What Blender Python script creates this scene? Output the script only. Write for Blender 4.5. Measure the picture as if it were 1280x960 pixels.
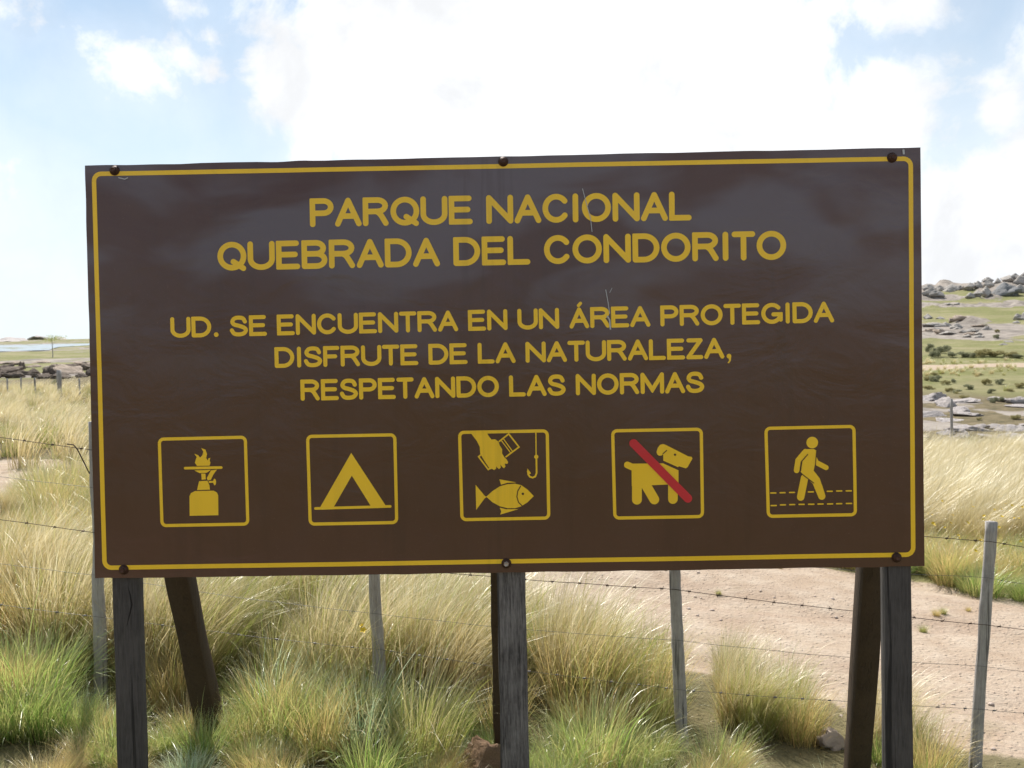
import bpy, bmesh, math, random
import numpy as np
from mathutils import Vector, Matrix, noise as mnoise
from mathutils.geometry import tessellate_polygon
R = math.radians
random.seed(7)
rng = np.random.default_rng(11)
for o in list(bpy.data.objects): bpy.data.objects.remove(o)
scene = bpy.context.scene
C = scene.collection

# ------------------------------------------------------------------ camera
EYE = 1.6
F_PX = 1244.0                      # focal length in pixels of the 1280 wide photograph
PITCH, ROLL = math.atan(70 / F_PX), R(1.0)
def rot(ax, a): return np.array(Matrix.Rotation(a, 3, ax))
CAM = rot('X', -PITCH) @ rot('Y', ROLL)          # columns: right, forward, up
cd = bpy.data.cameras.new('camera'); cam = bpy.data.objects.new('camera', cd); C.objects.link(cam)
m = np.stack([CAM[:, 0], CAM[:, 2], -CAM[:, 1]], 1)
cam.matrix_world = Matrix.Translation((0, 0, EYE)) @ Matrix(m.tolist()).to_4x4()
cd.sensor_width = 36; cd.lens = 36 * F_PX / 1280; cd.clip_end = 12000; cd.clip_start = 0.05
cd.dof.use_dof = True; cd.dof.focus_distance = 2.9; cd.dof.aperture_fstop = 11.0
scene.camera = cam
scene.cycles.max_bounces = 5; scene.cycles.diffuse_bounces = 3; scene.cycles.glossy_bounces = 3; scene.cycles.transmission_bounces = 2
scene.render.resolution_x, scene.render.resolution_y = 1024, 768

# ------------------------------------------------------------------ light, sky, exposure
SUN_EL, SUN_AZ = R(50), R(-16)      # azimuth measured from +Y (view direction) towards +X
sd = bpy.data.lights.new('sun', 'SUN'); sd.energy = 4.6; sd.angle = R(0.53); sd.color = (1, .955, .88)
sun = bpy.data.objects.new('sun', sd); C.objects.link(sun)
sdir = Vector((math.sin(SUN_AZ) * math.cos(SUN_EL), math.cos(SUN_AZ) * math.cos(SUN_EL), math.sin(SUN_EL)))
sun.rotation_euler = sdir.to_track_quat('Z', 'Y').to_euler()
sun.location = (0, 0, 30)
scene.view_settings.view_transform = 'Standard'; scene.view_settings.look = 'None'
scene.view_settings.exposure = 0.55; scene.view_settings.gamma = 1

class NT:
    def __init__(s, tree): s.t = tree; s.n = tree.nodes; s.l = tree.links
    def new(s, typ, **kw):
        n = s.n.new(typ)
        for k, v in kw.items(): setattr(n, k, v)
        return n
    def put(s, sock, v):
        if isinstance(v, bpy.types.NodeSocket): s.l.new(v, sock)
        elif v is not None:
            if sock.type == 'RGBA' and len(v) == 3: v = (*v, 1)
            sock.default_value = v
    def math(s, op, a, b=None, c=None, clamp=False):
        n = s.new('ShaderNodeMath', operation=op, use_clamp=clamp)
        for i, v in enumerate((a, b, c)):
            if v is not None: s.put(n.inputs[i], v)
        return n.outputs[0]
    def vmath(s, op, a, b=None):
        n = s.new('ShaderNodeVectorMath', operation=op)
        s.put(n.inputs[0], a)
        if b is not None: s.put(n.inputs[1] if op != 'SCALE' else n.inputs['Scale'], b)
        return n.outputs['Value'] if op in ('DOT_PRODUCT', 'LENGTH', 'DISTANCE') else n.outputs[0]
    def noise(s, vec, scale, detail=4, rough=.55, dist=0, dim='3D'):
        n = s.new('ShaderNodeTexNoise', noise_dimensions=dim)
        if vec is not None: s.put(n.inputs['Vector'], vec)
        n.inputs['Scale'].default_value = scale; n.inputs['Detail'].default_value = detail
        n.inputs['Roughness'].default_value = rough; n.inputs['Distortion'].default_value = dist
        return n.outputs['Fac']
    def range(s, v, a, b, c=0., d=1., smooth=False):
        n = s.new('ShaderNodeMapRange', interpolation_type='SMOOTHSTEP' if smooth else 'LINEAR')
        s.put(n.inputs[0], v)
        for i, x in enumerate((a, b, c, d)): n.inputs[i + 1].default_value = x
        return n.outputs[0]
    def mix(s, f, a, b, blend='MIX'):
        n = s.new('ShaderNodeMix', data_type='RGBA', blend_type=blend)
        s.put(n.inputs['Factor'], f); s.put(n.inputs['A'], a) if False else s.put(n.inputs[6], a); s.put(n.inputs[7], b)
        return n.outputs[2]
    def ramp(s, f, stops):
        n = s.new('ShaderNodeValToRGB'); s.put(n.inputs[0], f); e = n.color_ramp.elements
        while len(e) < len(stops): e.new(.5)
        for el, (p, c) in zip(e, stops): el.position = p; el.color = (*c, 1)
        return n.outputs[0]
    def scalevec(s, vec, sc):
        n = s.new('ShaderNodeMapping'); s.put(n.inputs[0], vec); n.inputs['Scale'].default_value = sc
        return n.outputs[0]
    def bump(s, h, strength, dist=.01, normal=None):
        n = s.new('ShaderNodeBump'); s.put(n.inputs['Height'], h)
        n.inputs['Strength'].default_value = strength; n.inputs['Distance'].default_value = dist
        if normal is not None: s.put(n.inputs['Normal'], normal)
        return n.outputs[0]

world = bpy.data.worlds.new('World'); scene.world = world; world.use_nodes = True
world.node_tree.nodes.clear()
w = NT(world.node_tree)
sky = w.new('ShaderNodeTexSky', sky_type='NISHITA', sun_disc=False, sun_elevation=SUN_EL, sun_rotation=SUN_AZ,
            altitude=2100, air_density=1.0, dust_density=.6, ozone_density=1.3)
tc = w.new('ShaderNodeTexCoord').outputs['Generated']
def px_dir(px, py):
    d = CAM @ np.array([(px - 640) / F_PX, 1, (480 - py) / F_PX]); return d / np.linalg.norm(d)
n_big = w.noise(tc, 11, 9, .62, .3)
n_off = w.math('MULTIPLY', w.math('SUBTRACT', n_big, .5), .15)
# cloud banks, each a direction and an angular size (w, h)
banks = [(640, 70, .27, .13), (370, 100, .062, .060), (455, 70, .08, .10), (900, 90, .13, .10), (1085, 5, .075, .035), (1115, 140, .070, .058), (860, 185, .24, .055), (700, 195, .12, .03),
         (190, 88, .075, .036), (262, 48, .022, .010), (237, 10, .014, .010), (2, 12, .03, .03), (1252, 140, .034, .034), (1255, 285, .095, .085), (1170, 330, .08, .05), (1320, 200, .08, .05),
         (70, 368, .035, .014), (560, 190, .10, .02), (10, 380, .03, .012), (120, 350, .05, .02), (20, 330, .05, .012), (385, 170, .03, .05), (820, -170, .32, .10), (150, -260, .22, .10), (1550, 60, .16, .10), (-260, 240, .18, .08)]
dens = None
for px, py, sw, sh in banks:
    d = Vector(px_dir(px, py)); rt = d.cross(Vector((0, 0, 1))).normalized(); up = rt.cross(d)
    dv = w.vmath('SUBTRACT', tc, tuple(d))
    a = w.math('DIVIDE', w.vmath('DOT_PRODUCT', dv, tuple(rt)), sw); b = w.math('DIVIDE', w.vmath('DOT_PRODUCT', dv, tuple(up)), sh)
    a2 = w.math('ADD', w.math('MULTIPLY', a, a), w.math('MULTIPLY', b, b))
    v = w.math('SUBTRACT', 1.0, w.math('SQRT', w.math('ADD', a2, w.math('MULTIPLY', w.vmath('DOT_PRODUCT', dv, dv), 1.0))))
    v = w.math('MULTIPLY', v, min(sw, sh) * 1.1)
    dens = v if dens is None else w.math('MAXIMUM', dens, v)
# everywhere else: broken fair weather cloud
sep = w.new('ShaderNodeSeparateXYZ'); w.put(sep.inputs[0], tc)
gen = w.math('MULTIPLY', w.math('SUBTRACT', w.noise(w.scalevec(tc, (1, 1, 2.4)), 2.1, 3, .5), .57), .5)
front = w.range(w.vmath('DOT_PRODUCT', tc, (0, 1, 0)), .55, .75, 0, 1, True)
gen = w.math('SUBTRACT', gen, w.math('MULTIPLY', front, .25))
dens = w.math('MAXIMUM', dens, gen)
mask = w.range(w.math('ADD', dens, n_off), -.012, .030, 0, 1, True)
veil = w.range(w.math('ADD', dens, w.math('MULTIPLY', n_off, .6)), -.07, .03, 0, .35, True)
mask = w.math('MAXIMUM', mask, veil)
# milky air towards the horizon
hz = w.range(sep.outputs[2], 0.02, .34, .95, .30, True)
sunside = w.range(w.vmath('DOT_PRODUCT', tc, (math.sin(SUN_AZ), math.cos(SUN_AZ), 0)), -.5, .8, .6, 1.0, True)
hz = w.math('MULTIPLY', hz, sunside)
skyc = w.mix(1.0, sky.outputs[0], (.76, .98, .98), 'MULTIPLY')
CW = 9.0
skyc = w.mix(hz, skyc, (CW * .77, CW * .84, CW * .88))
shade = w.range(w.noise(tc, 9, 6, .6, .3), .32, .60, .80, 1.0, True)
cl = w.new('ShaderNodeCombineColor')
w.put(cl.inputs[0], w.math('MULTIPLY', shade, CW * 0.972)); w.put(cl.inputs[1], w.math('MULTIPLY', shade, CW * 0.989)); w.put(cl.inputs[2], w.math('MULTIPLY', shade, CW * 1.015))
skyc = w.mix(mask, skyc, cl.outputs[0])
bg = w.new('ShaderNodeBackground'); w.put(bg.inputs[0], skyc); bg.inputs[1].default_value = .09
w.l.new(bg.outputs[0], w.new('ShaderNodeOutputWorld').inputs[0])

# ------------------------------------------------------------------ helpers
def tag(o, label=None, cat=None, group=None, kind=None):
    if label: o['label'] = label
    if cat: o['category'] = cat
    if group: o['group'] = group
    if kind: o['kind'] = kind
    return o
def link(name, me, parent=None, mat=None):
    o = bpy.data.objects.new(name, me); C.objects.link(o)
    if parent is not None: o.parent = parent
    if mat is not None and me is not None and len(me.materials) == 0: me.materials.append(mat)
    return o
def empty(name, loc, parent=None):
    o = bpy.data.objects.new(name, None); C.objects.link(o); o.location = loc; o.empty_display_size = .2
    return o
def mesh(name, v, f, smooth=False):
    me = bpy.data.meshes.new(name); v = np.asarray([tuple(p) for p in v] if not isinstance(v, np.ndarray) else v, np.float32)
    ln = np.fromiter((len(q) for q in f), np.int32, len(f)); li = np.fromiter((i for q in f for i in q), np.int32, int(ln.sum()))
    me.vertices.add(len(v)); me.vertices.foreach_set('co', v.ravel())
    me.loops.add(len(li)); me.loops.foreach_set('vertex_index', li)
    me.polygons.add(len(ln)); me.polygons.foreach_set('loop_start', np.concatenate([[0], np.cumsum(ln)[:-1]]).astype(np.int32)); me.polygons.foreach_set('loop_total', ln)
    me.update(calc_edges=True); me.validate()
    if smooth: me.polygons.foreach_set('use_smooth', [True] * len(me.polygons))
    return me
def ray(px, py):
    return CAM @ np.array([(px - 640) / F_PX, 1, (480 - py) / F_PX])
def at(px, py, dist):
    d = ray(px, py); return Vector(d * (dist / d[1])) + Vector((0, 0, EYE))
def sm(x, a, b):
    t = np.clip((np.asarray(x, float) - a) / (b - a), 0, 1); return t * t * (3 - 2 * t)
def _hash(ix, iy, s):
    h = (ix.astype(np.int64) * 374761393 + iy.astype(np.int64) * 668265263 + s * 1442695041) & 0xffffffff
    h = ((h ^ (h >> 13)) * 1274126177) & 0xffffffff
    return ((h ^ (h >> 16)) & 0xffff) / 65535.
def vnoise(x, y, s=0):
    x = np.asarray(x, float); y = np.asarray(y, float)
    ix, iy = np.floor(x), np.floor(y); fx, fy = x - ix, y - iy
    fx = fx * fx * (3 - 2 * fx); fy = fy * fy * (3 - 2 * fy)
    a = _hash(ix, iy, s); b = _hash(ix + 1, iy, s); c = _hash(ix, iy + 1, s); d = _hash(ix + 1, iy + 1, s)
    return a + (b - a) * fx + (c - a) * fy + (a - b - c + d) * fx * fy
def fbm(x, y, s=0, o=4):
    r, am, n = 0, .5, 0
    for i in range(o): r = r + am * vnoise(np.asarray(x) * 2 ** i, np.asarray(y) * 2 ** i, s + i); n += am; am *= .5
    return r / n

# ------------------------------------------------------------------ terrain
RD = np.array([0, 20, 30, 50, 62, 75, 100, 150, 200, 250, 320, 600, 3200.])
RZ = np.array([-2.1, -2.6, -2.6, -2.58, -2.55, -2.75, -1.7, .6, 4.2, 8.0, 9.5, 4, -20])
LD = np.array([0, 12, 45, 52, 100, 190, 215, 230, 420, 440, 600, 900, 3200.])
LZ = np.array([-1.6, -1.6, -1.72, -2.0, -2.3, -2.75, -3.0, -3.24, -3.24, -2.8, -2.0, -3.0, -30])
def ground(x, y):
    """height of the land (world z) at x, y"""
    x = np.asarray(x, float); y = np.asarray(y, float)
    d = np.hypot(x, y); az = np.arctan2(x, np.where(y > 0, y, -y) + 1e-6)
    wR = sm(az + .05 * (fbm(d / 40., az * 3, 9) - .5), .02, .36)
    far = np.interp(d, LD, LZ) * (1 - wR) + np.interp(d, RD, RZ) * wR
    near = -1.75 - .13 * 3 * np.tanh(x / 3.)
    k = sm(d, 7, 14)
    z = near * (1 - k) + far * k
    z = z + .10 * (fbm(x * .9, y * .9, 1) - .5) * sm(d, 2, 5) + (fbm(x / 6, y / 6, 2) - .5) * .5 * sm(d, 14, 40) + (fbm(x / 45, y / 45, 3, 5) - .5) * 3.2 * sm(d, 70, 200) * (.05 + .95 * wR)
    back = sm(-y, 0, 30) * sm(d, 10, 70)  # unseen rise behind the camera, added to darken the board's low reflections
    z = z + back * (9 * sm(d, 30, 120) + 2.5 * (fbm(x / 30, y / 30, 14) - .3) * sm(d, 30, 90))
    rk = sm(fbm(x / 17, y / 17, 31, 5), .53, .60) * sm(d, 70, 95)
    z = z + wR * (rk * sm(d, 70, 100) + sm(d, 215, 240)) * .9 * (np.abs(fbm(x / 5., y / 5., 15) - .5) * 4 - .5 + 1.1 * (fbm(x / 1.7, y / 1.7, 16, 3) - .5)) * sm(d, 60, 160)
    # wheel ruts of the near track
    z = z - .03 * track(x, y) * (1 - np.abs(np.sin((y - np.interp(x, FX, FY)) * 2.1 + .3))) ** 3
    # far roadbed is level
    rb = road_far(x, y)
    z = z * (1 - rb) + (-2.62) * rb
    return z + EYE
def road_far(x, y):
    c = 55 + .02 * (x - 25)
    return (1 - sm(np.abs(y - c), 2.6, 4.4)) * sm(x, 5, 12)
FX = [-40, -14, -9, -5, -2, .5, 3.2, 3.75, 4.3, 6.5, 12, 30]; FY = [26, 17.5, 14.3, 12.3, 10.2, 8.7, 8.0, 7.35, 6.9, 6.0, 5.6, 5.4]
NX = [-40, -14, -9, -5, -4, -2, 0, 1, 2, 3, 5, 12, 30]; NY = [14, 10.2, 9.4, 9.0, 9.3, 7.6, 5.6, 4.9, 4.35, 3.9, 3.2, 1.6, 1.2]
def track(x, y):
    """1 on the near sandy track"""
    n = (fbm(np.asarray(x) * .8, np.asarray(y) * .8, 5) - .5) * 1.1
    return sm(y + n - np.interp(x, NX, NY), -.15, .35) * (1 - sm(y + n * .7 - np.interp(x, FX, FY), -.3, .3))
HT = np.geomspace(2, 700, 1200)
def hit(px, py):
    d = ray(px, py); P = d[None, :] * HT[:, None]
    G = ground(P[:, 0], P[:, 1]); k = int(np.argmax(P[:, 2] + EYE <= G)) if (P[:, 2] + EYE <= G).any() else len(HT) - 1
    return Vector((P[k, 0], P[k, 1], float(G[k])))

ang = np.concatenate([np.arange(-180, -48, 4.), np.arange(-48, 48.01, .22), np.arange(52, 180, 4.)])
rad = np.concatenate([[.4, .9, 1.4, 1.9], np.geomspace(2.3, 30, 170), np.geomspace(30.6, 700, 190), np.geomspace(740, 3200, 18)])
A, D = np.meshgrid(np.radians(ang), rad)
X, Y = np.sin(A) * D, np.cos(A) * D
Z = ground(X, Y)
na, nr = len(ang), len(rad)
V = np.stack([X, Y, Z], -1).reshape(-1, 3)
V = np.vstack([V, [[0, 0, float(ground(0, 0.01))]]])
idx = np.arange(nr * na).reshape(nr, na)
nx = np.roll(idx, -1, 1)
Fq = np.stack([idx[:-1], nx[:-1], nx[1:], idx[1:]], -1).reshape(-1, 4)[:, ::-1]
cen = len(V) - 1
faces = Fq.tolist() + [[int(nx[0, i]), int(idx[0, i]), cen] for i in range(na)]
me = mesh('ground', V, faces, True)
x, y, z = V[:, 0], V[:, 1], V[:, 2]; d = np.hypot(x, y)
az = np.arctan2(x, np.abs(y) + 1e-6)
sand = np.maximum(np.maximum(track(x, y), road_far(x, y)), sm(y, -2.2, -1.2) * (1 - sm(y, 1.9, 2.5)) * (1 - sm(np.abs(x), 6, 9)))  # sand round the camera is added to bounce warm light onto the board
wr = sm(az, .05, .36)
slab = wr * sm(d, 19, 22) * (1 - sm(d, 34, 38)) * sm(fbm(x / 3.2, y / 3.2, 21), .36, .46)
hillrock = sm(fbm(x / 17, y / 17, 31, 5), .53, .60) * sm(d, 70, 95) * wr
barren = sm(fbm(x / 20, y / 9, 41), .54, .62) * sm(d, 40, 60) * (1 - wr)
ridge = sm(d, 225, 250) * wr
oc_ = hit(1185, 411); outc = sm(1.25 - np.hypot((x - oc_.x) / 8.0, (y - oc_.y) / 15) + .6 * (fbm(x / 4, y / 6, 47) - .5), 0, .35)
rock = np.clip(outc + slab + hillrock + barren * .8 + ridge, 0, 1)
green = np.clip(sm(-y, 1.0, 4.0) + (1 - sm(-y, 0, 3)) * (wr * sm(d, 36, 42) + (1 - wr) * sm(d, 48, 60) + sm(x, 2, 3.2) * (1 - sm(d, 10, 12)) + .3 * (1 - sm(d, 4, 7))), 0, 1)
ca = me.color_attributes.new('cover', 'FLOAT_COLOR', 'POINT')
ca.data.foreach_set('color', np.stack([sand, green, rock, np.ones_like(sand)], -1).astype(np.float32).ravel())

def material(name):
    mt = bpy.data.materials.new(name); mt.use_nodes = True; mt.node_tree.nodes.clear()
    n = NT(mt.node_tree); out = n.new('ShaderNodeOutputMaterial'); return mt, n, out
def principled(n, out, col, rough, normal=None, metal=0, spec=.5, coat=0, coat_r=.1):
    b = n.new('ShaderNodeBsdfPrincipled'); n.put(b.inputs['Base Color'], col); n.put(b.inputs['Roughness'], rough)
    b.inputs['Metallic'].default_value = metal; b.inputs['Specular IOR Level'].default_value = spec
    b.inputs['Coat Weight'].default_value = coat; b.inputs['Coat Roughness'].default_value = coat_r
    if normal is not None: n.put(b.inputs['Normal'], normal)
    n.l.new(b.outputs[0], out.inputs[0]); return b

mt_ground, n, out = material('ground')
g = n.new('ShaderNodeNewGeometry').outputs['Position']
cv = n.new('ShaderNodeAttribute', attribute_name='cover').outputs['Color']
sp = n.new('ShaderNodeSeparateColor'); n.put(sp.inputs[0], cv)
nf = n.noise(g, 30, 5, .65); nm = n.noise(g, 3.1, 5, .6); nl = n.noise(g, .35, 5, .6)
sandc = n.mix(n.range(nm, .38, .68), (.39, .295, .215), (.50, .41, .32))
sandc = n.mix(n.range(nf, .45, .75, 0, .5), sandc, (.36, .26, .20))
sandc = n.mix(n.range(n.noise(g, 140, 3, .6), .62, .72, 0, .6), sandc, (.62, .55, .48))
sandc = n.mix(n.range(n.noise(g, 1.7, 6, .7), .60, .68, 0, .5), sandc, (.30, .235, .15))
grn = n.mix(n.range(nm, .4, .65), (.14, .15, .052), (.235, .225, .09))
grn = n.mix(n.range(n.noise(g, .12, 6, .65), .46, .62, 0, .75), grn, (.30, .26, .15))
straw = n.mix(n.range(nm, .35, .65), (.21, .165, .095), (.10, .085, .045))
rockc = n.mix(n.range(n.noise(g, .9, 6, .7), .36, .64), (.22, .185, .16), (.38, .335, .29))
rockc = n.mix(n.range(n.noise(n.scalevec(g, (.35, .12, .8)), 1, 6, .72), .48, .60, 0, .65), rockc, (.13, .115, .10))
col = n.mix(n.math('MULTIPLY', sp.outputs[1], n.range(nl, .3, .55, .75, 1)), straw, grn)
col = n.mix(n.range(n.math('ADD', sp.outputs[2], n.math('MULTIPLY', n.math('SUBTRACT', nm, .5), .8)), .4, .6), col, rockc)
col = n.mix(n.range(n.math('ADD', sp.outputs[0], n.math('MULTIPLY', n.math('SUBTRACT', n.noise(g, 5, 5, .7), .5), .9)), .38, .6), col, sandc)
vor = n.new('ShaderNodeTexVoronoi'); n.put(vor.inputs['Vector'], g); vor.inputs['Scale'].default_value = 26
peb = n.range(vor.outputs['Distance'], 0, .35, 1, 0, True)
hh = n.math('ADD', n.math('MULTIPLY', nf, .6), n.math('ADD', n.math('MULTIPLY', peb, .35), n.math('MULTIPLY', nm, .9)))
tk = n.new('ShaderNodeMapping'); n.put(tk.inputs[0], g); tk.inputs['Rotation'].default_value = (0, 0, R(22)); tk.inputs['Scale'].default_value = (.35, 2.2, 1)
col = n.mix(n.math('MULTIPLY', sp.outputs[0], n.range(n.noise(tk.outputs[0], 1.3, 6, .7, .3), .46, .64, 0, .42)), col, (.33, .235, .175))
principled(n, out, col, .95, n.bump(hh, .9, .035), spec=.15)
tag(link('ground', me, mat=mt_ground), kind='structure')

# lake
mt_water, n, out = material('lake_water')
g = n.new('ShaderNodeNewGeometry').outputs['Position']
principled(n, out, (.10, .17, .24), .12, n.bump(n.noise(g, .8, 3), .25, .15))
shore = [(-150, 196), (-118, 206), (-103, 222), (-116, 252), (-128, 282), (-134, 318), (-146, 350), (-168, 402), (-215, 432), (-300, 440), (-420, 430), (-470, 380), (-440, 300), (-340, 240), (-240, 205)]
lv = [(a, b, EYE - 3.11) for a, b in shore]; NL = len(lv)
tag(link('lake', mesh('lake', lv, [list(range(NL))]), mat=mt_water), kind='structure')

# ------------------------------------------------------------------ materials of wood, metal, paint
def wood_mat(name, dark, light, lo=.35, hi=.65, streak=.5, rough=.85, crk=.75):
    mt, n, out = material(name)
    oc = n.new('ShaderNodeTexCoord').outputs['Object']
    oi = n.new('ShaderNodeObjectInfo').outputs['Random']
    cx = n.new('ShaderNodeCombineXYZ'); n.put(cx.inputs[0], n.math('MULTIPLY', oi, 9)); n.put(cx.inputs[1], n.math('MULTIPLY', oi, 5))
    oc = n.vmath('ADD', oc, cx.outputs[0])
    gr = n.noise(n.scalevec(oc, (120, 120, 7)), 1.6, 6, .75)
    bl = n.noise(oc, 7, 5, .65); fi = n.noise(n.scalevec(oc, (300, 300, 30)), 1, 3, .7)
    f = n.math('ADD', n.math('MULTIPLY', gr, streak), n.math('ADD', n.math('MULTIPLY', bl, (1 - streak) * .6), n.math('MULTIPLY', fi, (1 - streak) * .4)))
    c = n.mix(n.range(f, lo, hi), dark, light)
    crack = n.range(n.noise(n.scalevec(oc, (42, 42, 1.1)), 1.0, 3, .5, .3), .36, .41, 1, 0)
    c = n.mix(n.math('MULTIPLY', crack, crk), c, tuple(v * .35 for v in dark))
    h = n.math('SUBTRACT', n.math('ADD', gr, n.math('MULTIPLY', fi, .4)), n.math('MULTIPLY', crack, .7))
    principled(n, out, c, rough, n.bump(h, .8, .004), spec=.25)
    return mt
m_post_dark = wood_mat('creosoted_post', (.036, .032, .031), (.108, .098, .094))
m_post_grey = wood_mat('weathered_dark_post', (.034, .030, .029), (.27, .25, .24), .40, .66, .5)
m_brace = wood_mat('brown_brace_wood', (.040, .027, .019), (.078, .054, .037), .35, .65, .5, .85, .15)
m_fpost = wood_mat('weathered_fence_wood', (.18, .165, .155), (.48, .45, .43), .32, .6, .45)
def metal_mat(name, col, rough=.6, metal=.7, var=.5):
    mt, n, out = material(name)
    oc = n.new('ShaderNodeTexCoord').outputs['Object']
    k = n.noise(oc, 90, 4, .6)
    principled(n, out, n.mix(n.range(k, .35, .65), tuple(c * (1 - var) for c in col), col), rough, n.bump(k, .4, .001), metal=metal)
    return mt
m_bolt = metal_mat('rusty_bolt', (.085, .040, .028), .6, .5)
m_nut = metal_mat('bare_nut', (.42, .36, .33), .45, .8)
m_wire = metal_mat('rusty_wire', (.10, .065, .05), .7, .5)
m_wire2 = metal_mat('galvanised_wire', (.20, .19, .185), .5, .6)

def paint_mat(name, base, var, worn, rough=.30, sheen=.10):
    mt, n, out = material(name)
    oc = n.new('ShaderNodeTexCoord').outputs['Object']
    big = n.noise(oc, 3.2, 5, .6, .2); fine = n.noise(oc, 70, 4, .7)
    run = n.noise(n.scalevec(oc, (11, 1, .9)), 1.6, 4, .55)       # dried rain runs
    c = n.mix(n.range(big, .35, .68), base, var)
    c = n.mix(n.math('MULTIPLY', n.range(run, .54, .66), worn), c, tuple(v * .62 for v in base))
    sx = n.new('ShaderNodeSeparateXYZ'); n.put(sx.inputs[0], oc)
    # pale film painted as sky sheen, in slanting swathes, strongest on the upper half
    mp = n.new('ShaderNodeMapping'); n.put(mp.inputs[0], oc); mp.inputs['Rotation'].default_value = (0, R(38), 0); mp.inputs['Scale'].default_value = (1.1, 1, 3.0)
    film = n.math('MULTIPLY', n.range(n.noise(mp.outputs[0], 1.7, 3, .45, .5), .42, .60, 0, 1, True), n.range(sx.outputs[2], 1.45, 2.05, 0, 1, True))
    c = n.mix(n.math('MULTIPLY', film, sheen), c, (.135, .120, .150))
    # dirty drips under the middle bolts
    mid = n.math('MULTIPLY', n.range(n.math('ABSOLUTE', n.math('ADD', sx.outputs[0], .05)), .02, .14, 1, 0, True), n.range(n.noise(n.scalevec(oc, (34, 1, 1.6)), 1, 4, .6), .47, .6))
    c = n.mix(n.math('MULTIPLY', mid, .25), c, tuple(v * .55 for v in base))
    c = n.mix(n.range(n.noise(oc, 240, 2, .5), .69, .74, 0, .45), c, tuple(min(1, v * 1.6 + .03) for v in base))
    wob = n.noise(n.scalevec(oc, (1.5, 1, 2.4)), 3.2, 4, .55, .6)
    r = n.math('ADD', rough, n.math('MULTIPLY', n.math('SUBTRACT', n.noise(oc, 6, 5, .7), .5), .22))
    nrm = n.bump(fine, .10, .0008, n.bump(wob, .22, .012))
    principled(n, out, c, r, nrm, spec=.55)
    return mt
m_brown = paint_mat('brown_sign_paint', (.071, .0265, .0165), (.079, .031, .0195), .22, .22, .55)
m_yellow = paint_mat('yellow_sign_paint', (.84, .515, .010), (.88, .55, .014), .12, .34, .05)
m_red = paint_mat('red_sign_paint', (.58, .010, .022), (.52, .008, .018), .15, .34, .03)
mt_scr, n, out = material('bare_scratch'); principled(n, out, (.42, .42, .44), .4)

# ------------------------------------------------------------------ the sign
SC = np.array([-.02425, 2.8696, EYE - .1069]); SR = rot('Z', -.018068) @ rot('X', -.037565) @ rot('Y', -.00125)
HB = 1.60                                    # height of the panel centre above the foot of the sign
SW, SH = 2.4035, 1.2
sign = empty('park_sign', (0, 0, 0))
sign.matrix_world = Matrix.Translation(Vector(SC - SR @ np.array([0, 0, HB]))) @ Matrix(SR.tolist()).to_4x4()
tag(sign, 'large brown national park notice board with yellow lettering on wooden posts', 'sign')
def S(px, py):
    """photo pixel -> point (u, w) on the face of the board"""
    d = SR.T @ ray(px, py); o = SR.T @ (np.array([0, 0, EYE]) - SC)
    t = -o[1] / d[1]; return o[0] + d[0] * t, o[2] + d[2] * t
def wave(u, v):
    u = np.asarray(u, float); v = np.asarray(v, float)
    return .0085 * (fbm(u * 2.1 + 3, v * 1.7 + 9, 60, 2) - .5) + .0016 * (fbm(u * 6, v * 4, 66, 2) - .5)
TH = .006
def panel_mesh():
    bm = bmesh.new(); nx_, nz_ = 120, 60; fr, bk = [], []
    for j in range(nz_ + 1):
        a, b = [], []
        for i in range(nx_ + 1):
            u = -SW / 2 + SW * i / nx_; v = -SH / 2 + SH * j / nz_
            uu, vv = u, v
            if j == nz_ : vv += .0022 * (vnoise(u * 14, 3, 4) - .5) * (1.6 if u < -.55 else .6)
            if j == 0: vv += .0026 * (vnoise(u * 17, 8, 4) - .5)
            if i == 0: uu += .0018 * (vnoise(v * 14, 5, 4) - .5)
            yy = float(wave(u, v))
            a.append(bm.verts.new((uu, yy, HB + vv))); b.append(bm.verts.new((uu, yy + TH, HB + vv)))
        fr.append(a); bk.append(b)
    for j in range(nz_):
        for i in range(nx_):
            bm.faces.new((fr[j][i], fr[j][i+1], fr[j+1][i+1], fr[j+1][i]))
            bm.faces.new((bk[j][i], bk[j+1][i], bk[j+1][i+1], bk[j][i+1]))
    for i in range(nx_):
        bm.faces.new((fr[0][i], bk[0][i], bk[0][i+1], fr[0][i+1])); bm.faces.new((fr[-1][i], fr[-1][i+1], bk[-1][i+1], bk[-1][i]))
    for j in range(nz_):
        bm.faces.new((fr[j][0], fr[j+1][0], bk[j+1][0], bk[j][0])); bm.faces.new((fr[j][-1], bk[j][-1], bk[j+1][-1], fr[j+1][-1]))
    bm.normal_update()
    for e in bm.edges: e.smooth = e.calc_face_angle(0) < .8
    me = bpy.data.meshes.new('panel'); bm.to_mesh(me); bm.free()
    me.polygons.foreach_set('use_smooth', [i < nx_ * nz_ * 2 for i in range(len(me.polygons))])
    return me
panel = link('panel', panel_mesh(), sign, m_brown)

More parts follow.
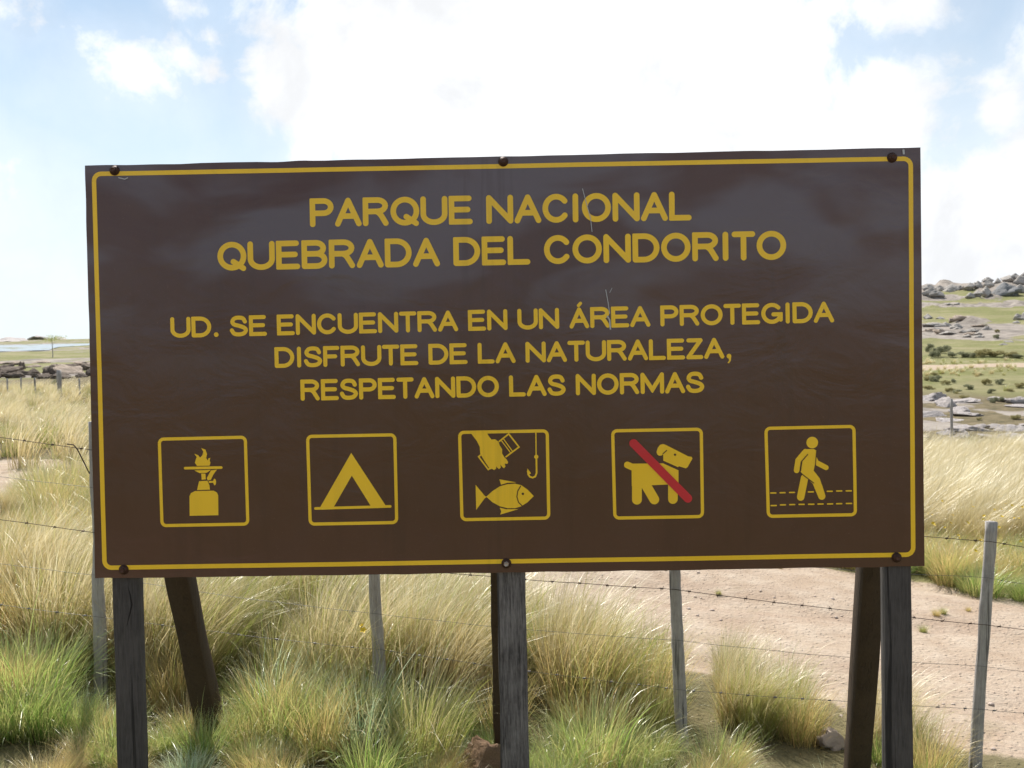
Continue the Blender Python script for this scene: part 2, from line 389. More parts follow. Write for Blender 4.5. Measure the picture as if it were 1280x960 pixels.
class Flat:
    """paint film on the board: pieces in (u, w), each film a hair above the one before"""
    def __init__(s, lift=.0005): s.v = []; s.f = []; s.h = lift
    def add(s, pts, tris):
        b = len(s.v)
        for (u, v) in pts: s.v.append((u, float(wave(u, v)) - s.h, HB + v))
        for t in tris:
            t = list(t); a = sum((pts[t[i]][0] * pts[t[(i+1) % len(t)]][1] - pts[t[(i+1) % len(t)]][0] * pts[t[i]][1]) for i in range(len(t)))
            if a < 0: t.reverse()
            s.f.append([b + i for i in t])
        s.h += .000012
    def disc(s, c, r, ry=None, n_=20):
        ry = ry or r
        s.add([(c[0] + r * math.cos(2 * math.pi * i / n_), c[1] + ry * math.sin(2 * math.pi * i / n_)) for i in range(n_)], [range(n_)])
    def poly(s, pts):
        tr = tessellate_polygon([[Vector((p[0], p[1], 0)) for p in pts]]); s.add(pts, tr)
    def strip(s, p, wd):
        # subdivide long runs so that the film follows the board
        q = [p[0]]
        for a, b in zip(p, p[1:]):
            k = max(1, int(math.hypot(b[0]-a[0], b[1]-a[1]) / .03))
            q += [(a[0] + (b[0]-a[0]) * i / k, a[1] + (b[1]-a[1]) * i / k) for i in range(1, k + 1)]
        p = q; L = []
        for i in range(len(p)):
            a = p[max(0, i-1)]; b = p[min(len(p)-1, i+1)]; c = p[i]
            tx, ty = b[0]-a[0], b[1]-a[1]; l = math.hypot(tx, ty) or 1; tx /= l; ty /= l
            k = 1.0
            if 0 < i < len(p) - 1:
                ax, ay = c[0]-a[0], c[1]-a[1]; la = math.hypot(ax, ay) or 1; k = 1 / max(.6, (ax * tx + ay * ty) / la)
            L += [(c[0] - ty * wd / 2 * k, c[1] + tx * wd / 2 * k), (c[0] + ty * wd / 2 * k, c[1] - tx * wd / 2 * k)]
        s.add(L, [(2*i, 2*i+1, 2*i+3, 2*i+2) for i in range(len(p) - 1)])
    def stroke(s, p, wd, cap=True, closed=False):
        p = [tuple(a) for i, a in enumerate(p) if i == 0 or a != p[i-1]]
        runs, cur = [], [p[0]]; corners = []
        for i in range(1, len(p)):
            cur.append(p[i])
            if i < len(p) - 1:
                a1 = math.atan2(p[i][1]-p[i-1][1], p[i][0]-p[i-1][0]); a2 = math.atan2(p[i+1][1]-p[i][1], p[i+1][0]-p[i][0])
                if abs((a2 - a1 + math.pi) % (2 * math.pi) - math.pi) > .62: runs.append(cur); corners.append(p[i]); cur = [p[i]]
        runs.append(cur)
        for r in runs: s.strip(r, wd)
        for c in corners:
            i = p.index(c); a, b = Vector(p[i-1]), Vector(p[i+1]); q = Vector(c); u = (q - a).normalized(); v = (b - q).normalized()
            s.disc(c, wd / 2)
            if abs(u.dot(v)) < .5:                     # square outer corner, slightly eased
                sd_ = -1 if u.cross(v) > 0 else 1
                n1 = Vector((-u.y, u.x)) * sd_ * wd / 2; n2 = Vector((-v.y, v.x)) * sd_ * wd / 2
                m_ = q + (n1 + n2) / (1 + u.dot(v))
                s.add([tuple(t) for t in (q, q + n1, q + n1 + (m_ - q - n1) * .72, q + n2 + (m_ - q - n2) * .72, q + n2)], [range(5)])
        if cap:
            s.disc(p[0], wd / 2)
            if not closed: s.disc(p[-1], wd / 2)
    def build(s, name, mat, parent):
        return link(name, mesh(name, s.v, s.f), parent, mat)

def arc(cx, cy, rx, ry, a0, a1, n_=12):
    return [(cx + rx * math.cos(R(a0 + (a1 - a0) * i / n_)), cy + ry * math.sin(R(a0 + (a1 - a0) * i / n_))) for i in range(n_ + 1)]
def spl(P, n_=6):
    out = []; Q = [P[0]] + P + [P[-1]]
    for i in range(1, len(Q) - 2):
        for k in range(n_):
            t = k / n_; a, b, c, d = Q[i-1], Q[i], Q[i+1], Q[i+2]
            out.append(tuple(.5 * (2*b[j] + (c[j]-a[j]) * t + (2*a[j]-5*b[j]+4*c[j]-d[j]) * t*t + (3*b[j]-a[j]-3*c[j]+d[j]) * t**3) for j in (0, 1)))
    return out + [P[-1]]
GL = {
 'A': (712, [[(0, 0), (.5, 1), (1, 0)], [(.2, .33), (.8, .33)]]),
 'B': (700, [[(0, 0), (0, 1), (.58, 1)] + arc(.58, .765, .36, .235, 90, -90) + [(0, .53)], [(0, .53), (.60, .53)] + arc(.60, .265, .40, .265, 90, -90) + [(0, 0)]]),
 'C': (722, [arc(.52, .5, .52, .5, 38, 322, 26)]),
 'D': (725, [[(0, 0), (0, 1), (.42, 1)] + arc(.42, .5, .58, .5, 90, -90, 18) + [(0, 0)]]),
 'E': (655, [[(.95, 1), (0, 1), (0, 0), (1, 0)], [(0, .52), (.88, .52)]]),
 'F': (600, [[(1, 1), (0, 1), (0, 0)], [(0, .50), (.82, .50)]]),
 'G': (768, [arc(.5, .5, .5, .5, 42, 350, 26)[:-1] + [(1, .12), (1, .44), (.58, .44)]]),
 'I': (290, [[(.5, 0), (.5, 1)]]),
 'L': (615, [[(0, 1), (0, 0), (1, 0)]]),
 'M': (850, [[(0, 0), (0, 1), (.5, .12), (1, 1), (1, 0)]]),
 'N': (735, [[(0, 0), (0, 1), (1, 0), (1, 1)]]),
 'O': (785, [arc(.5, .5, .5, .5, 0, 360, 32)]),
 'P': (660, [[(0, 0), (0, 1), (.6, 1)] + arc(.6, .735, .4, .265, 90, -90) + [(0, .47)]]),
 'Q': (785, [arc(.5, .5, .5, .5, 0, 360, 32), [(.56, .26), (.98, -.03)]]),
 'R': (715, [[(0, 0), (0, 1), (.58, 1)] + arc(.58, .755, .38, .245, 90, -90) + [(0, .51)], spl([(.55, .50), (.72, .38), (.98, 0)], 5)]),
 'S': (668, [spl([(.94, .76), (.80, .95), (.5, 1.0), (.2, .95), (.05, .76), (.17, .60), (.5, .515), (.86, .40), (1, .24), (.84, .06), (.5, 0), (.17, .05), (0, .25)], 5)]),
 'T': (620, [[(0, 1), (1, 1)], [(.5, 1), (.5, 0)]]),
 'U': (722, [[(0, 1), (0, .36)] + arc(.5, .36, .5, .36, 180, 360, 18)[1:] + [(1, 1)]]),
 'Z': (618, [[(.03, 1), (.97, 1), (0, 0), (1, 0)]]),
 ' ': (310, []), '.': (290, []), ',': (290, []),
}
GL['Á'] = GL['A']
SB = 20 / 716                                   # side bearing
def text(s, x0, y0, x1, y1, cap_px):
    """x0,y0 / x1,y1: photo pixels of the lower outer corners of the first and last letter"""
    p0, p1 = S(x0, y0), S(x1, y1); top = S(x0, y0 - cap_px); H = top[1] - p0[1]
    st = .195 * H; hs = st / 2
    ws = [GL[c][0] / 716 for c in s]
    tot = sum(ws) - 2 * SB
    L = math.hypot(p1[0]-p0[0], p1[1]-p0[1]); kx = L / (tot * H)
    ux, uy = (p1[0]-p0[0]) / L, (p1[1]-p0[1]) / L
    x = -SB
    for c, wd in zip(s, ws):
        fl = Flat()
        sb = SB if c not in 'ATU' else SB * .6
        X0, X1 = (x + sb) * H * kx + hs, (x + wd - sb) * H * kx - hs
        def T(q):
            a = X0 + (X1 - X0) * q[0]; b = hs + (H - st) * q[1]
            return (p0[0] + ux * a - uy * b, p0[1] + uy * a + ux * b)
        for line in GL[c][1]: fl.stroke([T(q) for q in line], st, closed=(line[0] == line[-1]))
        if c in '.,':
            m_ = (x + wd / 2) * H * kx
            def U(a, b): return (p0[0] + ux * (m_ + a) - uy * b, p0[1] + uy * (m_ + a) + ux * b)
            fl.disc(U(0, hs * 1.15), hs * 1.15)
            if c == ',': fl.poly([U(-hs * .2, hs * .4), U(hs * 1.1, hs * 1.1), U(hs * .9, -hs * .9), U(0, -hs * 2.3), U(-hs * .75, -hs * 2.2), U(0, -hs)])
        if c == 'Á': fl.stroke([T((.47, 1.23)), T((.60, 1.36))], st * .8)
        if fl.v: fl.build('letter' if c not in '.,' else 'punctuation_mark', m_yellow, panel)
        x += wd
text('PARQUE NACIONAL', 387.5, 284, 864.5, 275.5, 36)
text('QUEBRADA DEL CONDORITO', 272, 338.5, 983, 324.5, 36)
text('UD. SE ENCUENTRA EN UN ÁREA PROTEGIDA', 213.5, 422.5, 1042.5, 403, 26)
text('DISFRUTE DE LA NATURALEZA,', 343.5, 460, 916, 448, 26)
text('RESPETANDO LAS NORMAS', 376, 501, 880.5, 491, 26.5)

def rrect(c, r_px):
    """c: four pixel corners (stroke centre line) TL TR BR BL -> rounded outline on the board"""
    P = [Vector(S(*q)) for q in c]; out = []; r = r_px / 435.
    for i in range(4):
        a, b, d = P[i-1], P[i], P[(i+1) % 4]
        u = (a - b).normalized(); v = (d - b).normalized()
        for k in range(7):
            t = math.pi / 2 * k / 6
            out.append(tuple(b + u * r * (1 - math.sin(t)) + v * r * (1 - math.cos(t))))
    out.append(out[0]); return out
bd = Flat(.0004); bd.stroke(rrect([(117, 217.3), (1138.5, 198.2), (1142, 693.5), (131, 709.7)], 9), .0128, cap=False); bd.build('border_line', m_yellow, panel)

def zoomed(ox, oy, k): return lambda x, y: S(ox + x * k, oy + y * k)
def px(n_): return n_ / 435.
def pict(frame, ox, oy, k, draw, wd=4.0):
    fr = Flat(.0004); fr.stroke(rrect(frame, 5.5), px(wd), cap=False); fr.build('pictogram_frame', m_yellow, panel)
    fl = Flat(.0005)
    over = Flat(.0016)
    Zf = zoomed(ox, oy, k)
    def st(pts, wz, o=None): (o or fl).stroke([Zf(*p) for p in pts], px(wz * k))
    def po(pts): fl.poly([Zf(*p) for p in pts])
    def di(c, r, ry=None, o=None): (o or fl).disc(Zf(*c), px(r * k), px(ry * k) if ry else None)
    draw(st, po, di, over)
    o = fl.build('pictogram', m_yellow, panel)
    if over.v: over.build('pictogram_detail', m_brown, panel)
    return o
def d_stove(st, po, di, ov):
    po([(222, 445), (221, 350), (228, 335), (248, 325), (338, 323), (354, 332), (360, 346), (361, 442)])
    po([(258, 320), (262, 300), (268, 277), (308, 275), (318, 298), (320, 318)])
    po([(280, 270), (278, 240), (298, 240), (300, 268)])
    po([(305, 262), (325, 225), (354, 221), (336, 246), (325, 270), (310, 274)])
    st([(318, 281), (340, 280)], 9); di((343, 281), 7, 16)
    po([(245, 225), (325, 222), (305, 236), (270, 238)])
    st([(200, 214), (375, 211)], 13)
    po([(258, 203), (247, 188), (252, 170), (256, 160), (244, 144), (263, 151), (272, 163), (283, 152), (288, 135), (278, 117), (298, 124), (306, 145), (302, 165), (310, 178), (312, 168), (322, 163), (319, 178), (323, 188), (318, 202)])
pict([(199, 549), (306.6, 546.5), (310, 655), (202.7, 657)], 180, 530, .2578, d_stove).update_tag()
def d_tent(st, po, di, ov):
    po([(1005, 140), (1172, 395), (1100, 397), (1008, 250), (922, 400), (855, 403)])
    st([(832, 409), (1194, 399)], 13)
pict([(384.5, 545.5), (493.5, 543.5), (496, 653), (388, 655)], 180, 530, .2578, d_tent)
def d_fish(st, po, di, ov):
    po([(238, 125), (372, 125), (388, 158), (412, 188), (440, 185), (468, 205), (478, 235), (497, 265), (497, 300), (515, 330), (532, 345), (545, 370), (538, 383), (518, 380), (524, 404), (512, 418), (498, 408), (484, 388),
        (486, 412), (472, 425), (458, 412), (452, 402), (448, 422), (432, 432), (416, 422), (400, 427), (385, 402), (350, 350), (322, 300), (318, 245), (295, 200)])
    st([(325, 312), (309, 325), (386, 428), (402, 418)], 12)
    st([(475, 202), (550, 143), (632, 248), (528, 326)], 12); st([(488, 192), (562, 290)], 8); st([(506, 180), (577, 278)], 8)
    st([(767, 130), (769, 312)], 9); di((770, 326), 17)
    st([(771, 345), (773, 455), (762, 484), (740, 493), (718, 485), (706, 465), (702, 440)], 14); po([(698, 418), (729, 458), (704, 472)])
    po([(370, 645), (420, 600), (480, 562), (540, 545), (600, 541), (650, 553), (700, 588), (750, 640), (700, 690), (650, 722), (600, 737), (540, 737), (480, 722), (420, 690)])
    po([(475, 506), (612, 531), (540, 534), (488, 549)]); po([(478, 733), (530, 746), (628, 744), (560, 765), (482, 788), (490, 762)])
    po([(285, 550), (358, 638), (374, 647), (358, 658), (290, 750)])
    st([(645, 560), (622, 600), (615, 645), (628, 690), (657, 718)], 8, ov); di((663, 622), 10, None, ov)
pict([(574.5, 540.5), (684, 538.5), (686, 647.5), (577.5, 649.5)], 550, 520, .15625, d_fish)
def d_dog(st, po, di, ov):
    st([(234, 419), (300, 448)], 58)
    po([(270, 440), (272, 408), (540, 405), (672, 465), (672, 583), (272, 600)])
    st([(316, 590), (316, 717)], 84); st([(392, 590), (465, 715)], 84); st([(624, 560), (624, 712)], 82)
    po([(540, 240), (565, 248), (755, 345), (785, 350), (792, 364), (750, 438), (735, 448), (675, 430), (668, 438), (542, 382), (541, 325), (528, 338), (505, 340), (490, 328), (484, 308), (495, 272), (515, 246)])
    st([(540, 322), (570, 295)], 8, ov)
    di((642, 331), 10, None, ov)
pict([(765.8, 538.5), (876.5, 536.5), (878, 645.5), (768.5, 647.5)], 750, 520, .14577, d_dog)
rd = Flat(.0022); Zf = zoomed(750, 520, .14577); rd.stroke([Zf(287, 234), (Zf(752, 705))], px(74 * .14577)); rd.build('red_bar', m_red, panel)
def d_walk(st, po, di, ov):
    di((586, 228), 50)
    po([(535, 284), (600, 284), (621, 296), (612, 400), (598, 468), (650, 535), (698, 680), (668, 690), (640, 700), (590, 580), (487, 480), (492, 390)])
    st([(668, 688), (640, 600)], 62)
    st([(528, 306), (465, 380), (452, 466)], 48)
    st([(630, 404), (704, 442)], 44); po([(622, 350), (640, 388), (614, 420)])
    st([(520, 530), (487, 695)], 64)
    st([(546, 330), (497, 386), (486, 470)], 8, ov); st([(484, 488), (598, 575)], 8, ov); st([(622, 300), (612, 425)], 7, ov)
    for a, b, yy in ((225, 278, 660), (305, 357, 658), (386, 438, 656), (548, 600, 651), (710, 762, 646), (790, 843, 643), (872, 925, 642)): st([(a + 5, yy), (b - 5, yy - .5)], 12)
    for a, b, yy in ((228, 282, 768), (308, 360, 762), (388, 440, 760), (468, 521, 758), (550, 604, 757), (630, 683, 755), (712, 765, 754), (790, 843, 752), (873, 927, 750)): st([(a + 5, yy), (b - 5, yy - .5)], 12)
pict([(957.5, 535.5), (1067.5, 533), (1069.5, 643.5), (960.5, 645.5)], 930, 520, .14585, d_walk)
# scratches through the paint
scr = Flat(.0026)
for pts, wp in (([(728, 236), (733, 255), (738, 272), (740, 290)], .8), ([(757, 362), (760, 378), (762, 392)], .9), ([(759, 395), (762, 400), (763, 412)], 1.8), ([(765, 360), (762, 366)], .6), ([(148, 222), (156, 224), (160, 222)], 1.2)):
    scr.stroke([S(*q) for q in pts], px(wp), cap=False)
scr.stroke([S(1129, 187), S(1129.5, 193)], px(2.6), cap=False)
scr.build('paint_scratch', mt_scr, panel)['kind'] = 'stuff'

def lathe(prof, n_=20, ax='y'):
    v, f = [], []
    for (r, h) in prof:
        for i in range(n_): a = 2 * math.pi * i / n_; v.append((r * math.cos(a), h, r * math.sin(a)))
    for j in range(len(prof) - 1):
        for i in range(n_): f.append((j*n_+i, j*n_+(i+1) % n_, (j+1)*n_+(i+1) % n_, (j+1)*n_+i))
    f.append(list(range(n_))[::-1]); f.append([(len(prof)-1)*n_+i for i in range(n_)])
    return v, f
for k, (bx, by) in enumerate([(143, 213), (629, 202), (1115, 197), (155, 712), (633, 704), (1121, 697)]):
    u, v = S(bx, by)
    yy = float(wave(u, v))
    V_, F_ = lathe([(.0145, 0), (.0145, -.002), (.0115, -.0035), (.0115, -.006), (.0105, -.009), (.006, -.0115), (.001, -.012)])
    b = link('bolt', mesh('bolt', V_, F_, False), sign, m_bolt); b.location = (u, yy - .0003, HB + v)
    V_, F_ = lathe([(.0078, 0), (.0078, -.005), (.0068, -.006), (.0055, -.006), (.0045, -.0052), (.0001, -.0052)], 6)
    h = link('bolt_head', mesh('bolt_head', V_, F_), b, m_nut if k == 4 else m_bolt); h.location = (0, -.0095, 0); h.rotation_euler = (0, k * .7, 0)

def beam(p, q, wx, wy, seg=14, jit=.0012, seed=0, taper=1.0, bev=.004):
    """weathered square timber from p to q (local coordinates)"""
    p, q = Vector(p), Vector(q); ax = (q - p).normalized()
    sx = Vector((1, 0, 0)); sx = (sx - ax * sx.dot(ax)).normalized(); sy = ax.cross(sx)
    v, f = [], []
    cs = [(-1, -1), (1, -1), (1, 1), (-1, 1)]; ring = []
    for i, (a, b) in enumerate(cs):
        na_, nb_ = cs[(i+1) % 4]; pa, pb = cs[i-1]
        def toward(c, o): return (c[0] * wx / 2 + (o[0] - c[0]) / 2 * bev, c[1] * wy / 2 + (o[1] - c[1]) / 2 * bev)
        ring += [toward((a, b), (pa, pb)), toward((a, b), (na_, nb_))]
    for j in range(seg + 1):
        t = j / seg; c = p.lerp(q, t); s_ = 1 + (taper - 1) * t
        for i, (a, b) in enumerate(ring):
            n1 = (mnoise.noise(Vector((i // 2 * 3.1, t * (q - p).length * 4, seed * 7.7)))) * jit * 3
            n2 = (mnoise.noise(Vector((i // 2 * 5.3 + 40, t * (q - p).length * 22, seed * 3.3)))) * jit
            v.append(c + sx * (a * s_ + n1 + n2) + sy * (b * s_ + n1))
    for j in range(seg):
        for i in range(8): f.append((j*8+i, j*8+(i+1) % 8, (j+1)*8+(i+1) % 8, (j+1)*8+i))
    f.append(list(range(8))[::-1]); f.append([seg*8+i for i in range(8)])
    return v, f
def sl(P):   # world -> sign local
    return SR.T @ (np.array(P) - SC) + np.array([0, 0, HB])
# front posts, butted against the back of the panel
BK = TH + .004; DEPTH = .050
for k, (px0, px1, pxb0, pxb1, mt) in enumerate([(137.5, 169, 144.5, 176.5, m_post_dark), (620, 655, 628, 659, m_post_grey), (1109, 1141, 1111.5, 1142.5, m_post_dark)]):
    a = S((px0 + px1) / 2, 715)[0] ; b = S((pxb0 + pxb1) / 2, 958)
    top = (a + (a - b[0]) * .9, BK + DEPTH / 2, HB + SH / 2 - .03)
    wv = (S(px1, 715)[0] - S(px0, 715)[0]) * 1.03
    foot_z = -.12
    slope = (b[0] - a) / (S(px0, 715)[1] - b[1])
    bot = (a + slope * (HB - .6 - foot_z), BK + DEPTH / 2, foot_z - .35)
    v, f = beam(bot, top, wv, DEPTH, 30, .0011, k + 1)
    link('post', mesh('post', v, f), sign, mt)
    # slanting brace behind
def brace(p, q, wx, wy, seed, label=None):
    v, f = beam(sl(q), sl(p), wx, wy, 22, .0014, seed); o = link('brace', mesh('brace', v, f), sign, m_brace)
    return o
gz = EYE
brace((-1.215, 3.02, gz + .36), (-1.235, 4.02, gz - 1.80), .083, .09, 11)
brace((-.037, 3.02, gz + .30), (-.064, 4.05, gz - 2.0), .075, .09, 12)
brace((1.165, 3.02, gz + .36), (1.425, 4.15, gz - 2.2), .083, .09, 13)
# drying crack in the left post
def tube(pts, r, ns=5):
    v, f = [], []
    P = [Vector(p) for p in pts]
    for i, c in enumerate(P):
        t = (P[min(i+1, len(P)-1)] - P[max(i-1, 0)]).normalized(); u = t.cross(Vector((.13, .2, 1) if abs(t.z) < .9 else (1, .1, 0))).normalized(); w_ = t.cross(u)
        rr = r[i] if isinstance(r, (list, tuple)) else r
        for k in range(ns): a = 2 * math.pi * k / ns; v.append(c + u * rr * math.cos(a) + w_ * rr * math.sin(a))
    for i in range(len(P) - 1):
        for k in range(ns): f.append((i*ns+k, i*ns+(k+1) % ns, (i+1)*ns+(k+1) % ns, (i+1)*ns+k))
    return v, f
mt_crack, n, out = material('split_shadow_wood'); principled(n, out, (.012, .009, .008), .95)
cp = [(157, 729), (161, 745), (163, 757), (160, 770), (157, 783), (155, 790)]
cr = [tuple((S(a, b)[0], BK + .0012, HB + S(a, b)[1])) for a, b in cp]
v, f = tube(cr, [.0008, .0022, .0028, .0024, .0015, .0005], 6)
link('split', mesh('split', v, f, True), sign, mt_crack)

# ------------------------------------------------------------------ wire fence behind the sign
YF = 4.25
fence = empty('wire_fence', (0, YF, float(ground(0, YF)))); tag(fence, 'old barbed wire fence on thin grey wooden posts behind the notice board', 'fence')
fo = Vector(fence.location)
PX = [(-275, 430, -262), (118, 527, 126), (465, 640, 479), (838, 602, 853), (1239, 652, 1217.5), (1640, 715, 1650)]
WY = {-275: (505, 554, 608, 664, 719), 118: (563, 610, 666, 719, 771), 465: (603, 652, 708, 767, 812), 838: (640, 693, 737, 800, 862), 1239: (677, 722, 781, 833, 886), 1640: (738, 780, 826, 873, 921)}
for k, (xt, yt, xb) in enumerate(PX):
    top = at(xt, yt, YF); bot = at(xb, yt + 322, YF); gb = float(ground(bot.x, bot.y)) - .15
    dirn = (bot - top); bot = top + dirn * ((gb - top.z) / dirn.z)
    v, f = beam(bot - fo, top - fo, .050, .045, 26, .0035, 30 + k, .84, .012)
    o = link('fence_post', mesh('fence_post', v, f, False), fence, m_fpost)
for wi in range(5):
    knots = [at((xt + (xb - xt) * (WY[xt][wi] - yt) / 322), WY[xt][wi], YF - .028) - fo for (xt, yt, xb) in PX]
    pts = []
    for a, b in zip(knots, knots[1:]):
        for i in range(22):
            t = i / 22; p = a.lerp(b, t); p.z -= .012 * 4 * t * (1 - t) * (1 if wi % 2 else .5) + .003 * mnoise.noise(Vector((p.x * 5, wi * 9.1, 0))); pts.append(p)
    pts.append(knots[-1])
    v, f = tube(pts, .0014 if wi in (0, 2) else .0009, 5)
    # barbs
    if wi in (0, 2, 4):
        L = 0
        for i in range(len(pts) - 1):
            L += (pts[i+1] - pts[i]).length
            if L > .115:
                L = 0; c = pts[i]; b0 = len(v)
                for s_ in (-1, 1):
                    dv = Vector((random.uniform(-.6, .6), random.uniform(-1, 1), random.uniform(.6, 1) * s_)).normalized() * .011
                    vv, ff = tube([c - dv * .5 + Vector((.004 * s_, 0, 0)), c + dv + Vector((.004 * s_, 0, 0))], .0011, 4)
                    b0 = len(v); v += vv; f += [tuple(b0 + q for q in g_) for g_ in ff]
                vv, ff = tube([c - Vector((.006, 0, 0)), c + Vector((.006, 0, 0))], .0033, 5); b0 = len(v); v += vv; f += [tuple(b0 + q for q in g_) for g_ in ff]
    link('wire', mesh('wire', v, f, True), fence, m_wire if wi in (0, 2) else m_wire2)
# loose twisted end hanging by the left post
lp = [at(a, b, YF - .05) - fo for a, b in ((84, 555), (92, 556), (97, 562), (102, 572), (107, 582), (112, 592))]
v, f = tube(lp, .0028, 5); link('wire_end', mesh('wire_end', v, f, True), fence, m_wire)
# posts of the further fences
def small_post(px_, ytop, ybot, wpx, label, grp=None, yaw=0):
    p = hit(px_, ybot); dist = p.y; h = (ybot - ytop) / F_PX * dist; wd = wpx / F_PX * dist
    v, f = beam((0, 0, -.2), (random.uniform(-.02, .02) * h, 0, h), wd, wd, 8, wd * .05, px_, .92, wd * .2)
    o = link('fence_post', mesh('fence_post', v, f), None, m_fpost); o.location = p; tag(o, label, 'fence post', grp)
small_post(1190, 499, 566, 3.2, 'thin grey post standing in straw grass beside the pale rock slabs')
small_post(75, 463, 497, 5, 'thick short grey post in the far meadow below the dark rocks')
for q in (10, 27, 45, 100): small_post(q, 472 + (q % 3), 499, 1.8, 'thin far fence post in the pale meadow left of the board', 'thin far posts in the pale meadow')

# ------------------------------------------------------------------ grass
def blades(N, r0, h, spread, droop, lean, width, seg=5, seed=0, ragged=.35, flat=0):
    rg = np.random.default_rng(seed)
    ph = rg.uniform(0, 2 * np.pi, N); rr = r0 * np.sqrt(rg.uniform(0, 1, N))
    bx, by = rr * np.cos(ph), rr * np.sin(ph)
    ph2 = ph + rg.normal(0, .8, N)
    L = h * (1 - ragged * rg.uniform(0, 1, N) ** 1.3)
    t0 = spread * (.15 + .85 * rr / max(r0, 1e-6)) * rg.uniform(.3, 1.1, N)
    dr = droop * (rg.uniform(.1, 1.2, N) + (rg.uniform(0, 1, N) < .14) * rg.uniform(.5, 1.6, N))
    wd = width * rg.uniform(.6, 1.3, N)
    wa = ph2 + np.pi / 2 + rg.normal(0, .5, N)
    g1, g2 = rg.uniform(0, 1, N), rg.uniform(0, 1, N)
    px_, py_, pz_ = bx.copy(), by.copy(), np.full(N, -.05)
    rows = []; ts = np.linspace(0, 1, seg + 1)
    for i, t in enumerate(ts):
        wk = wd * (1 - t) ** .75 * .5 if t < 1 else wd * 0
        cx_, cy_ = np.cos(wa) * wk, np.sin(wa) * wk
        rows.append((px_.copy(), py_.copy(), pz_.copy(), cx_, cy_, t))
        if i < seg:
            tm = (t + ts[i+1]) / 2; th = t0 + dr * tm ** 1.6; ds = L / seg
            vx, vy, vz = np.sin(th) * np.cos(ph2) + lean[0] * tm ** 1.5, np.sin(th) * np.sin(ph2) + lean[1] * tm ** 1.5, np.cos(th)
            nn = np.sqrt(vx**2 + vy**2 + vz**2); px_ = px_ + vx / nn * ds; py_ = py_ + vy / nn * ds; pz_ = pz_ + vz / nn * ds
    nv = 2 * seg + 1
    Vt = np.zeros((N, nv, 3)); Cc = np.ones((N, nv, 4))
    for i in range(seg):
        x_, y_, z_, cx_, cy_, t = rows[i]
        Vt[:, 2*i] = np.stack([x_ - cx_, y_ - cy_, z_], -1); Vt[:, 2*i+1] = np.stack([x_ + cx_, y_ + cy_, z_], -1)
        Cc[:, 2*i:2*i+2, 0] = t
    x_, y_, z_, *_r = rows[seg]; Vt[:, nv-1] = np.stack([x_, y_, z_], -1); Cc[:, nv-1, 0] = 1
    Cc[:, :, 1] = g1[:, None]; Cc[:, :, 2] = g2[:, None]
    base = (np.arange(N) * nv)[:, None]
    fs = []
    for i in range(seg - 1): fs += (base + np.array([2*i, 2*i+1, 2*i+3, 2*i+2])).tolist()
    fs += (base + np.array([2*seg-2, 2*seg-1, 2*seg])).tolist()
    return Vt.reshape(-1, 3), fs, Cc.reshape(-1, 4)
def grass_mesh(name, sets):
    Vs, Fs, Cs, b = [], [], [], 0
    for s_ in sets:
        v, f, c = blades(**s_); Vs.append(v); Cs.append(c); Fs += [[q + b for q in g_] for g_ in f]; b += len(v)
    V_ = np.vstack(Vs); Cc = np.vstack(Cs)
    me = mesh(name, V_, Fs); a = me.color_attributes.new('tone', 'FLOAT_COLOR', 'POINT'); a.data.foreach_set('color', Cc.astype(np.float32).ravel())
    return me
def grass_mat(name, root, mid, tip, alt, altamt=.35, trans=.45):
    mt, n, out = material(name)
    a = n.new('ShaderNodeAttribute', attribute_name='tone').outputs['Color']
    s_ = n.new('ShaderNodeSeparateColor'); n.put(s_.inputs[0], a)
    rnd = n.new('ShaderNodeObjectInfo').outputs['Random']
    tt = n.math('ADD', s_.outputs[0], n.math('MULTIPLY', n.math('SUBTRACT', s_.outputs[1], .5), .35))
    c = n.ramp(tt, [(0.02, root), (.38, mid), (.9, tip)])  # root colour darkened further to paint shade into the gaps between blades
    pos = n.new('ShaderNodeNewGeometry').outputs['Position']
    pn = n.noise(pos, 1.3, 3, .6)
    k = n.math('ADD', n.math('MULTIPLY', s_.outputs[2], .70), n.math('ADD', n.math('MULTIPLY', rnd, .15), n.math('MULTIPLY', n.math('SUBTRACT', pn, .3), .5)))
    c = n.mix(n.range(k, 1 - altamt - .45, 1 - altamt + .05), c, alt)
    df = n.new('ShaderNodeBsdfDiffuse'); n.put(df.inputs[0], c)
    tr = n.new('ShaderNodeBsdfTranslucent'); n.put(tr.inputs[0], c)
    gl = n.new('ShaderNodeBsdfGlossy'); gl.inputs['Roughness'].default_value = .36; n.put(gl.inputs[0], (.9, .9, .85, 1))
    m1 = n.new('ShaderNodeMixShader'); m1.inputs[0].default_value = trans; n.l.new(df.outputs[0], m1.inputs[1]); n.l.new(tr.outputs[0], m1.inputs[2])
    m2 = n.new('ShaderNodeMixShader'); m2.inputs[0].default_value = .10; n.l.new(m1.outputs[0], m2.inputs[1]); n.l.new(gl.outputs[0], m2.inputs[2])
    n.l.new(m2.outputs[0], out.inputs[0]); return mt
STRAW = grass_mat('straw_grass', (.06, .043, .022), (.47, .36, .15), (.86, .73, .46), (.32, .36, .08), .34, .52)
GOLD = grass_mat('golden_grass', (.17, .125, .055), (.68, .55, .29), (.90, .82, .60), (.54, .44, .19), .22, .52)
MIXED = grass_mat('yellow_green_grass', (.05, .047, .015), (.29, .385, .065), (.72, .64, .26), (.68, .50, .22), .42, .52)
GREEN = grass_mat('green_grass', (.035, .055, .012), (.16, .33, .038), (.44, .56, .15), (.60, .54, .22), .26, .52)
BLUE = grass_mat('blue_green_grass', (.065, .085, .04), (.28, .44, .24), (.66, .77, .55), (.56, .54, .28), .24, .5)

